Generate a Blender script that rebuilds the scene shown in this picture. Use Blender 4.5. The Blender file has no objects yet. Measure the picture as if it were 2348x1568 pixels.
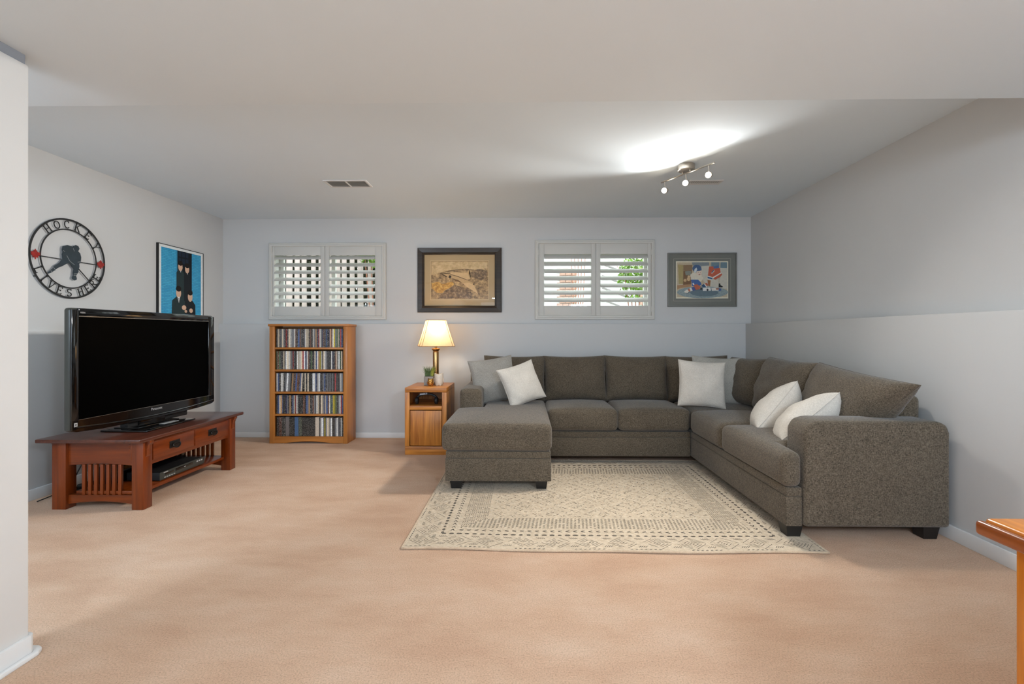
import bpy, bmesh, math, random
from mathutils import Vector, Matrix, noise as mnoise
R = math.radians
PI = math.pi
rng = random.Random(7)
SC = bpy.context.scene
COL = SC.collection

# ------------------------------------------------------------------ camera, world, lights, exposure
F_PX, W_PX, H_PX = 1090.0, 2348.0, 1568.0
cd = bpy.data.cameras.new('camera')
cam = bpy.data.objects.new('camera', cd)
COL.objects.link(cam)
cd.sensor_fit = 'HORIZONTAL'
cd.sensor_width = 36.0
cd.lens = 36.0 * F_PX / W_PX
cd.shift_x = -12.0 / W_PX
cd.shift_y = -17.0 / W_PX
cd.clip_start = 0.05
cam.location = (0, 0, 1.12)
cam.rotation_euler = (R(90), 0, R(0.983))
SC.camera = cam

wd = bpy.data.worlds.new('sky')
SC.world = wd
wd.use_nodes = True
_bg = wd.node_tree.nodes['Background']
_bg.inputs[0].default_value = (0.90, 0.96, 1.0, 1)
_bg.inputs[1].default_value = 5.0


def area_lamp(name, loc, size, power, col, shape='DISK', rot=(0, 0, 0)):
    l = bpy.data.lights.new(name, 'AREA')
    l.shape = shape
    l.size = size
    l.energy = power
    l.color = col
    o = bpy.data.objects.new(name, l)
    COL.objects.link(o)
    o.location = loc
    o.rotation_euler = rot
    return o


# unseen fill lights added behind the camera, standing in for ceiling lamps
COOL = (0.70, 0.85, 1.0)


def fill_globe(name, loc, radius, power):
    l = bpy.data.lights.new(name, 'POINT')
    l.energy = power
    l.color = COOL
    l.shadow_soft_size = radius
    o = bpy.data.objects.new(name, l)
    COL.objects.link(o)
    o.location = loc


fill_globe('rear_fill_globe', (1.3, -0.7, 1.84), .2, 138)
area_lamp('rear_fill_disc', (-0.6, -1.9, 2.06), 0.55, 66, COOL)
# unseen fill light added beyond the partition to brighten the left side
fill_globe('passage_fill_globe', (-2.6, .2, 1.70), .4, 112)
# soft panel added at the rear wall for frontal fill; no door there
_d = area_lamp('rear_fill_panel', (0.35, -3.55, 1.12), 3.3, 40, COOL, 'RECTANGLE', (R(90), 0, 0))
_d.data.size_y = 1.9

SC.view_settings.view_transform = 'Standard'
SC.view_settings.look = 'None'
SC.view_settings.gamma = 1
SC.view_settings.use_curve_mapping = False
SC.view_settings.exposure = 0.07


# ------------------------------------------------------------------ colours and materials
def lin(c):
    return tuple(((v / 255) / 12.92 if v / 255 <= 0.04045 else ((v / 255 + 0.055) / 1.055) ** 2.4) for v in c[:3])


def new_mat(name):
    m = bpy.data.materials.new(name)
    m.use_nodes = True
    nt = m.node_tree
    return m, nt, nt.nodes, nt.links, nt.nodes['Principled BSDF']


def mapped(nt, scale=(1, 1, 1), coord='Object', rot=(0, 0, 0)):
    tc = nt.nodes.new('ShaderNodeTexCoord')
    mp = nt.nodes.new('ShaderNodeMapping')
    mp.inputs['Scale'].default_value = scale
    mp.inputs['Rotation'].default_value = rot
    nt.links.new(tc.outputs[coord], mp.inputs[0])
    return mp


def noise_node(nt, vec, scale, detail=3, rough=0.55):
    n = nt.nodes.new('ShaderNodeTexNoise')
    n.inputs['Scale'].default_value = scale
    n.inputs['Detail'].default_value = detail
    n.inputs['Roughness'].default_value = rough
    nt.links.new(vec.outputs[0], n.inputs['Vector'])
    return n


def ramp(nt, fac, stops):
    r = nt.nodes.new('ShaderNodeValToRGB')
    el = r.color_ramp.elements
    while len(el) < len(stops):
        el.new(0.5)
    for e, (p, c) in zip(el, stops):
        e.position = p
        e.color = (*c, 1)
    nt.links.new(fac, r.inputs[0])
    return r


def mulc(c, k):
    return tuple(min(1, v * k) for v in c)


def bump(nt, b, fac, strength, dist):
    n = nt.nodes.new('ShaderNodeBump')
    n.inputs['Strength'].default_value = strength
    n.inputs['Distance'].default_value = dist
    nt.links.new(fac, n.inputs['Height'])
    nt.links.new(n.outputs[0], b.inputs['Normal'])
    return n


def M(name, col, rough=0.5, metal=0.0, spec=0.5, var=0.06, nscale=6.0, bscale=None, bstr=0.2, bdist=0.002,
      coat=0.0, stretch=(1, 1, 1), raw=False):
    """plain painted / plastic / metal surface with a little procedural variation"""
    m, nt, ns, ls, b = new_mat(name)
    c = col if raw else lin(col)
    mp = mapped(nt, stretch)
    n = noise_node(nt, mp, nscale)
    r = ramp(nt, n.outputs['Fac'], [(0.3, mulc(c, 1 - var)), (0.7, mulc(c, 1 + var))])
    ls.new(r.outputs[0], b.inputs['Base Color'])
    b.inputs['Roughness'].default_value = rough
    b.inputs['Metallic'].default_value = metal
    b.inputs['Specular IOR Level'].default_value = spec
    b.inputs['Coat Weight'].default_value = coat
    b.inputs['Coat Roughness'].default_value = 0.08
    if bscale:
        n2 = noise_node(nt, mp, bscale, 4)
        bump(nt, b, n2.outputs['Fac'], bstr, bdist)
    return m


def wood(name, dark, light, axis='Z', rough=0.38, fine=60.0, coat=0.15, spec=0.4):
    m, nt, ns, ls, b = new_mat(name)
    st = {'X': (0.05, 1, 1), 'Y': (1, 0.05, 1), 'Z': (1, 1, 0.05)}[axis]
    mp = mapped(nt, st)
    n1 = noise_node(nt, mp, fine, 4, 0.6)
    n2 = noise_node(nt, mp, fine / 6, 3, 0.6)
    mx = ns.new('ShaderNodeMix')
    mx.data_type = 'FLOAT'
    mx.inputs[0].default_value = 0.5
    ls.new(n1.outputs['Fac'], mx.inputs[2])
    ls.new(n2.outputs['Fac'], mx.inputs[3])
    r = ramp(nt, mx.outputs[0], [(0.36, lin(dark)), (0.62, lin(light))])
    ls.new(r.outputs[0], b.inputs['Base Color'])
    b.inputs['Roughness'].default_value = rough
    b.inputs['Coat Weight'].default_value = coat
    b.inputs['Coat Roughness'].default_value = 0.2
    b.inputs['Specular IOR Level'].default_value = spec
    bump(nt, b, n1.outputs['Fac'], 0.12, 0.001)
    return m


def fabric(name, c0, c1, fine=420.0, rough=0.95, bstr=0.5, cross=True, sheen=0.15):
    """woven melange cloth: two crossed stretched noises plus a soft large variation"""
    m, nt, ns, ls, b = new_mat(name)
    a = mapped(nt, (1, 1, 0.22))
    a2 = mapped(nt, (0.22, 0.22, 1))
    n1 = noise_node(nt, a, fine, 2, 0.6)
    n2 = noise_node(nt, a2, fine, 2, 0.6)
    mx = ns.new('ShaderNodeMix')
    mx.data_type = 'FLOAT'
    mx.inputs[0].default_value = 0.5
    ls.new(n1.outputs['Fac'], mx.inputs[2])
    ls.new(n2.outputs['Fac'], mx.inputs[3])
    r = ramp(nt, mx.outputs[0], [(0.38, lin(c0)), (0.62, lin(c1))])
    big = noise_node(nt, mapped(nt), 7.0, 2)
    r2 = ramp(nt, big.outputs['Fac'], [(0.3, (0.88,) * 3), (0.7, (1.0,) * 3)])
    mul = ns.new('ShaderNodeMix')
    mul.data_type = 'RGBA'
    mul.blend_type = 'MULTIPLY'
    mul.inputs[0].default_value = 1.0
    ls.new(r.outputs[0], mul.inputs[6])
    ls.new(r2.outputs[0], mul.inputs[7])
    ls.new(mul.outputs[2], b.inputs['Base Color'])
    b.inputs['Roughness'].default_value = rough
    b.inputs['Specular IOR Level'].default_value = 0.15
    b.inputs['Sheen Weight'].default_value = sheen
    b.inputs['Sheen Roughness'].default_value = 0.5
    bump(nt, b, mx.outputs[0], bstr, 0.0015)
    return m


def emit(name, col, strength):
    m, nt, ns, ls, b = new_mat(name)
    b.inputs['Base Color'].default_value = (*col, 1)
    b.inputs['Emission Color'].default_value = (*col, 1)
    b.inputs['Emission Strength'].default_value = strength
    return m


def thin_glass(name, refl=0.06, tint=(1, 1, 1)):
    m, nt, ns, ls, b = new_mat(name)
    ns.remove(b)
    out = ns['Material Output']
    t = ns.new('ShaderNodeBsdfTransparent')
    t.inputs[0].default_value = (*tint, 1)
    g = ns.new('ShaderNodeBsdfGlossy')
    g.inputs['Roughness'].default_value = 0.01
    mx = ns.new('ShaderNodeMixShader')
    mx.inputs[0].default_value = refl
    ls.new(t.outputs[0], mx.inputs[1])
    ls.new(g.outputs[0], mx.inputs[2])
    ls.new(mx.outputs[0], out.inputs[0])
    return m


MAT = {}
MAT['wall'] = M('grey_blue_wall_paint', (205, 205, 204), 0.7, var=0.012, nscale=1.2, bscale=160, bstr=0.08, bdist=0.001, spec=0.25)
MAT['ceiling'] = M('ceiling_paint', (227, 237, 244), 0.85, var=0.012, nscale=1.0, bscale=120, bstr=0.1, bdist=0.001, spec=0.15)
MAT['trim'] = M('white_trim_paint', (222, 221, 219), 0.4, var=0.01, spec=0.4)
MAT['header'] = M('header_grey_paint', (150, 153, 158), 0.7, var=0.01)
MAT['shutter'] = M('shutter_white', (208, 206, 200), 0.45, var=0.01, spec=0.35)


def carpet_mat():
    m, nt, ns, ls, b = new_mat('peach_carpet')
    mp = mapped(nt)
    pile = noise_node(nt, mp, 170, 5, 0.75)
    mid = noise_node(nt, mapped(nt, (1.0, 2.2, 1), rot=(0, 0, R(18))), 2.4, 5, 0.6)
    c1, c2, c3 = lin((222, 181, 150)), lin((231, 193, 162)), lin((238, 204, 175))
    r1 = ramp(nt, mid.outputs['Fac'], [(0.34, c1), (0.5, c2), (0.68, c3)])
    r2 = ramp(nt, pile.outputs['Fac'], [(0.30, (0.48, 0.43, 0.39)), (0.46, (.83, .80, .78)), (0.62, (1.0, 1.0, 1.0))])
    mul = ns.new('ShaderNodeMix')
    mul.data_type = 'RGBA'
    mul.blend_type = 'MULTIPLY'
    mul.inputs[0].default_value = 0.9
    ls.new(r1.outputs[0], mul.inputs[6])
    ls.new(r2.outputs[0], mul.inputs[7])
    ls.new(mul.outputs[2], b.inputs['Base Color'])
    b.inputs['Roughness'].default_value = 1.0
    b.inputs['Specular IOR Level'].default_value = 0.05
    b.inputs['Sheen Weight'].default_value = 0.1
    bump(nt, b, pile.outputs['Fac'], 0.9, 0.006)
    return m


MAT['carpet'] = carpet_mat()
MAT['sofa'] = fabric('grey_sofa_weave', (60, 52, 42), (126, 113, 96), 450, sheen=.2)
MAT['pillow_light'] = fabric('pale_linen', (206, 198, 186), (230, 222, 211), 420, bstr=0.35)
MAT['pillow_grey'] = fabric('grey_linen', (146, 141, 133), (178, 172, 163), 420, bstr=0.35)
MAT['pillow_taupe'] = fabric('taupe_linen', (158, 154, 145), (188, 183, 173), 420, bstr=0.35)
MAT['leg_black'] = M('black_stained_wood', (22, 20, 19), 0.45)
for ax in 'XYZ':
    MAT['oak' + ax] = wood('golden_oak_' + ax, (138, 74, 22), (212, 138, 58), ax)
    MAT['oakb' + ax] = wood('bookcase_oak_' + ax, (164, 100, 42), (192, 126, 60), ax, fine=40)
    MAT['cherry' + ax] = wood('cherry_stain_' + ax, (82, 30, 5), (123, 52, 10), ax, rough=0.3, coat=0.3)
    MAT['desk' + ax] = wood('orange_pine_' + ax, (176, 92, 12), (222, 134, 30), ax, rough=0.3, coat=0.3)
MAT['cherry_top'] = wood('dark_cherry_top', (62, 30, 20), (92, 48, 34), 'Y', rough=0.28, coat=0.35)
MAT['desk_edge'] = wood('desk_dark_edge', (112, 48, 6), (158, 78, 14), 'Y', rough=0.3, coat=0.3)
MAT['black_gloss'] = M('black_gloss_plastic', (9, 9, 10), 0.07, spec=0.6, var=0.02)
MAT['black_matte'] = M('black_matte_plastic', (20, 20, 21), 0.55, var=0.05)
MAT['charcoal_side'] = M('charcoal_plastic', (52, 54, 50), 0.35, var=0.04)
MAT['screen'] = M('tv_screen', (2, 2, 2), 0.3, spec=0.02, var=0.02)
MAT['silver'] = M('silver_print', (190, 190, 190), 0.35, metal=0.3)
MAT['chrome_line'] = M('bezel_highlight', (150, 148, 142), 0.2, metal=0.8)
MAT['nickel'] = M('brushed_nickel', (190, 182, 172), 0.3, metal=0.95, nscale=40, stretch=(1, 1, 8))
MAT['brass'] = M('antique_brass', (178, 140, 92), 0.25, metal=0.95, nscale=12)
MAT['gold'] = M('gold_ceramic', (190, 138, 70), 0.22, metal=0.85, nscale=20, var=0.2)
MAT['iron'] = M('dark_iron', (40, 41, 42), 0.5, metal=0.4)
MAT['steel_blue'] = M('painted_steel_player', (50, 62, 70), 0.45, metal=0.3, var=0.15, nscale=20)
MAT['steel_pale'] = M('painted_steel_stripe', (150, 154, 154), 0.45, metal=0.2)
MAT['leaf_red'] = M('red_enamel', (150, 30, 24), 0.35, var=0.25, nscale=30)
MAT['handle'] = M('hammered_black_metal', (38, 36, 34), 0.4, metal=0.6, bscale=80, bstr=0.3)
MAT['frame_dark'] = wood('espresso_frame', (34, 26, 18), (58, 45, 32), 'X', rough=0.35)
MAT['frame_black'] = M('thin_black_frame', (18, 18, 18), 0.4)
MAT['frame_grey'] = M('pewter_frame', (128, 128, 124), 0.4, metal=0.25)
MAT['glass'] = thin_glass('picture_glass', 0.025)
MAT['pane'] = thin_glass('window_glass', 0.05, (0.97, 0.99, 0.98))
MAT['pot'] = M('grey_concrete_pot', (146, 138, 130), 0.8, bscale=90, bstr=0.2)
MAT['owl_white'] = M('cream_glazed_ceramic', (222, 208, 190), 0.25, var=0.05, nscale=25)
MAT['dark'] = M('dark_recess', (14, 12, 11), 0.8)
MAT['vent_grey'] = M('vent_grey', (160, 160, 155), 0.6)
MAT['remote'] = M('grey_plastic', (150, 152, 160), 0.4)


# ------------------------------------------------------------------ geometry helpers
ORG = {}


def thing(name, label, cat, loc=(0, 0, 0), rotz=0.0, group=None, kind=None):
    """an Empty at the thing's base; unrotated things take their parts in world coordinates, rotated ones in local"""
    o = bpy.data.objects.new(name, None)
    COL.objects.link(o)
    o.empty_display_size = 0.1
    o.location = loc
    o.rotation_euler = (0, 0, rotz)
    tag(o, label, cat, group, kind)
    ORG[o.name] = Vector((0, 0, 0)) if rotz else Vector(loc)
    return o


def tag(o, label=None, cat=None, group=None, kind=None):
    if label:
        o['label'] = label
    if cat:
        o['category'] = cat
    if group:
        o['group'] = group
    if kind:
        o['kind'] = kind
    return o


def finish(name, bm, mat, parent=None, smooth=False, angle=35, recalc=True, origin=None):
    if recalc:
        bmesh.ops.recalc_face_normals(bm, faces=bm.faces[:])
    me = bpy.data.meshes.new(name)
    bm.to_mesh(me)
    bm.free()
    return link(name, me, mat, parent, smooth, angle, origin)


def link(name, me, mat, parent=None, smooth=False, angle=35, origin=None):
    co = [v.co for v in me.vertices]
    if origin is None:
        lo = Vector([min(c[i] for c in co) for i in range(3)])
        hi = Vector([max(c[i] for c in co) for i in range(3)])
        org = (lo + hi) / 2
        if parent is None:
            org.z = lo.z
    else:
        org = Vector(origin)
    me.transform(Matrix.Translation(-org))
    if smooth:
        for p in me.polygons:
            p.use_smooth = True
        me.set_sharp_from_angle(angle=R(angle))
    o = bpy.data.objects.new(name, me)
    COL.objects.link(o)
    mats = mat if isinstance(mat, (list, tuple)) else [mat]
    for m in mats:
        me.materials.append(MAT[m] if isinstance(m, str) else m)
    if parent is not None:
        o.parent = parent
        o.location = org - ORG[parent.name]
    else:
        o.location = org
    ORG[o.name] = org
    return o


def merge(bm, src):
    me = bpy.data.meshes.new('tmp')
    src.to_mesh(me)
    src.free()
    bm.from_mesh(me)
    bpy.data.meshes.remove(me)


def rbox(x0, x1, y0, y1, z0, z1, bev=0.0, seg=2):
    bm = bmesh.new()
    bmesh.ops.create_cube(bm, size=1.0)
    for v in bm.verts:
        v.co = Vector((x0 + (v.co.x + .5) * (x1 - x0), y0 + (v.co.y + .5) * (y1 - y0), z0 + (v.co.z + .5) * (z1 - z0)))
    if bev > 0:
        bmesh.ops.bevel(bm, geom=bm.edges[:], offset=bev, segments=seg, profile=0.5, affect='EDGES')
    return bm


def boxes(lst, bev=0.0, seg=2):
    bm = bmesh.new()
    for b in lst:
        merge(bm, rbox(*b, bev, seg))
    return bm


def box(name, ext, mat, parent=None, bev=0.0, seg=2, smooth=None):
    return finish(name, rbox(*ext, bev, seg), mat, parent, smooth=(bev > 0) if smooth is None else smooth)


def prism(poly, lo, hi, plane='XY', bev=0.0, seg=2):
    """extrude a 2-D outline: plane XY -> z lo..hi, XZ -> y lo..hi, YZ -> x lo..hi"""
    bm = bmesh.new()

    def P(a, b, c):
        return {'XY': (a, b, c), 'XZ': (a, c, b), 'YZ': (c, a, b)}[plane]
    bot = [bm.verts.new(P(a, b, lo)) for a, b in poly]
    top = [bm.verts.new(P(a, b, hi)) for a, b in poly]
    n = len(poly)
    bm.faces.new(bot[::-1])
    bm.faces.new(top)
    for i in range(n):
        j = (i + 1) % n
        bm.faces.new((bot[i], bot[j], top[j], top[i]))
    bmesh.ops.recalc_face_normals(bm, faces=bm.faces[:])
    if bev > 0:
        bmesh.ops.bevel(bm, geom=bm.edges[:], offset=bev, segments=seg, profile=0.5, affect='EDGES')
    return bm


def tube(points, r, seg=10, closed=False, r_end=None):
    bm = bmesh.new()
    pts = [Vector(p) for p in points]
    n = len(pts)
    rings = []
    prev = None
    for i, p in enumerate(pts):
        if closed:
            t = pts[(i + 1) % n] - pts[i - 1]
        else:
            t = pts[min(i + 1, n - 1)] - pts[max(i - 1, 0)]
        t.normalize()
        if prev is None:
            a = Vector((0, 0, 1)) if abs(t.z) < 0.9 else Vector((1, 0, 0))
            u = t.cross(a).normalized()
        else:
            u = (prev - t * prev.dot(t)).normalized()
        prev = u
        w = t.cross(u)
        rr = r if r_end is None else r + (r_end - r) * i / max(1, n - 1)
        rings.append([bm.verts.new(p + (u * math.cos(2 * PI * k / seg) + w * math.sin(2 * PI * k / seg)) * rr) for k in range(seg)])
    for i in range(n if closed else n - 1):
        A, B = rings[i], rings[(i + 1) % n]
        for k in range(seg):
            bm.faces.new((A[k], A[(k + 1) % seg], B[(k + 1) % seg], B[k]))
    if not closed:
        bm.faces.new(rings[0][::-1])
        bm.faces.new(rings[-1])
    return bm


def lathe(profile, seg=32, cx=0, cy=0, sx=1.0, sy=1.0, rot=0.0, close=True):
    bm = bmesh.new()
    rings = []
    for r, z in profile:
        if r < 1e-6:
            rings.append([bm.verts.new((cx, cy, z))])
        else:
            rings.append([bm.verts.new((cx + sx * r * math.cos(2 * PI * k / seg + rot), cy + sy * r * math.sin(2 * PI * k / seg + rot), z)) for k in range(seg)])
    for A, B in zip(rings, rings[1:]):
        for k in range(seg):
            j = (k + 1) % seg
            if len(A) == 1 and len(B) == 1:
                continue
            if len(A) == 1:
                bm.faces.new((A[0], B[j], B[k]))
            elif len(B) == 1:
                bm.faces.new((A[k], A[j], B[0]))
            else:
                bm.faces.new((A[k], A[j], B[j], B[k]))
    if close:
        if len(rings[0]) > 1:
            bm.faces.new(rings[0][::-1])
        if len(rings[-1]) > 1:
            bm.faces.new(rings[-1])
    return bm


def xform(bm, mtx):
    bmesh.ops.transform(bm, matrix=mtx, verts=bm.verts[:])
    return bm


def text_bm(s, size, extrude=0.0004):
    cu = bpy.data.curves.new('txt', 'FONT')
    cu.body = s
    cu.size = size
    cu.extrude = extrude
    cu.align_x = 'CENTER'
    cu.align_y = 'CENTER'
    cu.resolution_u = 3
    o = bpy.data.objects.new('txt', cu)
    COL.objects.link(o)
    dg = bpy.context.evaluated_depsgraph_get()
    me = bpy.data.meshes.new_from_object(o.evaluated_get(dg))
    bm = bmesh.new()
    bm.from_mesh(me)
    bpy.data.objects.remove(o)
    bpy.data.curves.remove(cu)
    bpy.data.meshes.remove(me)
    return bm


def box_cushion(w, d, h, r=0.05, puff=0.02, n=14, seed=0, wob=0.004, side=0.012):
    """soft upholstered block, centred, bulging on its top and sides"""
    bm = bmesh.new()
    bmesh.ops.create_cube(bm, size=2.0)
    bmesh.ops.subdivide_edges(bm, edges=bm.edges[:], cuts=n, use_grid_fill=True)
    hw = Vector((w / 2, d / 2, h / 2))
    for v in bm.verts:
        p = Vector([math.copysign(abs(math.sin(c * PI / 2)) ** 0.85, c) for c in v.co])
        q = Vector([p[i] * hw[i] for i in range(3)])
        inn = Vector([max(-(hw[i] - r), min(hw[i] - r, q[i])) for i in range(3)])
        dv = q - inn
        if dv.length > 1e-9:
            # rounded shell
            dv.normalize()
            q = inn + dv * r
        u, vv, ww = p
        q.z += puff * (1 - u * u) * (1 - vv * vv) * max(0, ww)
        q.x += math.copysign(side * (1 - vv * vv) * (1 - ww * ww), u) * abs(u) ** 3
        q.y += math.copysign(side * (1 - u * u) * (1 - ww * ww), vv) * abs(vv) ** 3
        nn = mnoise.noise(Vector((q.x * 5 + seed * 3.7, q.y * 5 + seed, q.z * 5)))
        q += (q.normalized() if q.length else q) * nn * wob
        v.co = q
    return bm


def pillow_mesh(w, h, t, n=22, pinch=0.07, power=0.42, seed=0, wrinkle=0.006, pw=2.0, gravity=0.0):
    """knife-edge pillow in local XZ, thickness along Y, with dog-eared corners"""
    bm = bmesh.new()
    sheets = []
    xs = [math.copysign(abs(math.sin(PI / 2 * (2 * i / n - 1))), 2 * i / n - 1) for i in range(n + 1)]
    for sgn in (-1, 1):
        g = []
        for i, u in enumerate(xs):
            row = []
            for j, v in enumerate(xs):
                edge = abs(u) > .9999 or abs(v) > .9999
                if sgn == 1 and edge:
                    row.append(sheets[0][i][j])
                    continue
                x = u * w / 2 * (1 - pinch * (1 - v * v))
                z = v * h / 2 * (1 - pinch * (1 - u * u))
                k = max(0.0, (1 - abs(u) ** pw) * (1 - abs(v) ** pw)) ** power
                k *= 1 + gravity * (-v)
                y = sgn * t / 2 * k
                s = mnoise.noise(Vector((u * 2.3 + seed * 5.1, v * 2.3, sgn * 3 + seed)))
                s2 = mnoise.noise(Vector(((u + v) * 4 + seed, (u - v) * 1.3, sgn * 2 + seed * 2)))
                y += sgn * (s * 1.2 + s2 * 0.6) * wrinkle * min(1, k * 2)
                row.append(bm.verts.new((x, y, z)))
            g.append(row)
        sheets.append(g)
    for si, g in enumerate(sheets):
        for i in range(n):
            for j in range(n):
                f = (g[i][j], g[i + 1][j], g[i + 1][j + 1], g[i][j + 1])
                bm.faces.new(f if si == 0 else f[::-1])
    return bm


def pillow_outline(w, h, pinch=0.07, n=10):
    pts = []
    for k in range(n):
        u = -1 + 2 * k / n
        pts.append((u * w / 2, 0, -h / 2 * (1 - pinch * (1 - u * u))))
    for k in range(n):
        v = -1 + 2 * k / n
        pts.append((w / 2 * (1 - pinch * (1 - v * v)), 0, v * h / 2))
    for k in range(n):
        u = 1 - 2 * k / n
        pts.append((u * w / 2, 0, h / 2 * (1 - pinch * (1 - u * u))))
    for k in range(n):
        v = 1 - 2 * k / n
        pts.append((-w / 2 * (1 - pinch * (1 - v * v)), 0, v * h / 2))
    return pts


# ------------------------------------------------------------------ the room
XL, XR, YU, YW = -3.355, 2.455, 5.22, 5.14        # upper walls; lower back wall at YW
ZC, ZS = 2.40, 2.09                                # ceiling and dropped ceiling
YB = -3.6                                          # rear wall behind the camera
YS = 1.99                                          # edge of the dropped ceiling
ZL, ZLL = 1.237, 1.145                             # tops of the thicker lower walls


def struct(o, label):
    tag(o, label, None, None, 'structure')
    return o


floor = struct(box('floor', (XL - .3, XR + .3, YB - .2, YU + .2, -0.1, 0), 'carpet'), 'peach wall to wall carpet floor')
ceil = struct(box('ceiling', (XL - .2, XR + .2, YS - .02, YU + .2, ZC, ZC + .15), 'ceiling'), 'pale grey flat ceiling')
box('dropped_ceiling', (XL - .2, XR + .2, YB - .2, YS, ZS, ZC + .15), 'ceiling', ceil, bev=0.006)

W1 = (-2.833, -1.534, 1.283, 2.131)
W2 = (0.106, 1.409, 1.286, 2.153)
HO1 = (-2.80, -1.57, 1.315, 2.10)
HO2 = (0.14, 1.375, 1.318, 2.12)


def wall_with_holes():
    xs = [XL - .2, HO1[0], HO1[1], HO2[0], HO2[1], XR + .2]
    L = []
    Y0, Y1 = YU, YU + .22
    L.append((xs[0], xs[1], Y0, Y1, ZL - .02, ZC))
    L.append((xs[2], xs[3], Y0, Y1, ZL - .02, ZC))
    L.append((xs[4], xs[5], Y0, Y1, ZL - .02, ZC))
    for H in (HO1, HO2):
        L.append((H[0], H[1], Y0, Y1, ZL - .02, H[2]))
        L.append((H[0], H[1], Y0, Y1, H[3], ZC))
    bm = boxes(L)
    bmesh.ops.remove_doubles(bm, verts=bm.verts[:], dist=1e-5)
    return bm


wb = struct(finish('wall_back', wall_with_holes(), 'wall'), 'pale grey blue back wall with two windows')
box('lower_wall', (XL - .2, XR + .2, YW, YU + .22, -.05, ZL), 'wall', wb, bev=0.004)
wl = struct(box('wall_left', (XL - .2, XL, YB, YU + .1, ZLL - .01, ZC), 'wall'), 'pale grey blue left wall')
box('lower_wall', (XL - .2, XL + .018, YB, YW + .05, -.05, ZLL), 'wall', wl, bev=0.003)
wr = struct(box('wall_right', (XR, XR + .2, YB, YU + .1, ZL - .01, ZC), 'wall'), 'pale grey blue right wall')
finish('lower_wall', prism([(2.29, YB), (XR + .2, YB), (XR + .2, YW + .05), (2.362, YW + .05), (2.335, 2.6), (2.322, 1.6)], -.05, ZL, 'XY', 0.004), 'wall', wr, smooth=True)
struct(box('wall_rear', (XL - .2, XR + .2, YB - .15, YB, -.05, ZC), 'wall'), 'grey blue wall closing the rear of the room')
XP = -1.732
wp = struct(box('wall_partition', (XP - .13, XP, YB, 1.63, -.02, ZS - .032), M('partition_paint', (224, 222, 219), 0.7, var=0.01), bev=0.006), 'white partition wall end at the left edge of the picture')
struct(box('trim_1', (XP - .12, XP - .004, YB, 1.62, ZS - .032, ZS), 'header'), 'grey header strip above the white partition')

# baseboards
struct(box('baseboard_back', (XL, 2.35, YW - .012, YW, 0, .058), 'trim', bev=.003), 'low white baseboard along the back wall')
struct(box('baseboard_left', (XL + .018, XL + .03, YB, YW, 0, .075), 'trim', bev=.003), 'low white baseboard along the left wall')
struct(finish('baseboard_right', prism([(2.276, YB), (2.29, YB), (2.322, 1.6), (2.335, 2.6), (2.362, YW), (2.348, YW), (2.321, 2.6), (2.308, 1.6)], 0, .078, 'XY', .003), 'trim', smooth=True), 'low white baseboard along the right wall')
bp = finish('baseboard_partition', prism([(XP, YB), (XP + .014, YB), (XP + .014, 1.625), (XP + .006, 1.638), (XP - .01, 1.645), (XP - .13, 1.645), (XP - .13, 1.63), (XP, 1.63)], 0, .075, 'XY', .003), 'trim', smooth=True)
struct(bp, 'white baseboard wrapping the partition end')
finish('shoe_moulding', prism([(XP + .014, YB), (XP + .032, YB), (XP + .032, 1.632), (XP + .02, 1.655), (XP, 1.664), (XP - .13, 1.664), (XP - .13, 1.645), (XP - .01, 1.645), (XP + .006, 1.638), (XP + .014, 1.625)], 0, .016, 'XY', .004), 'trim', bp, smooth=True)


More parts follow.
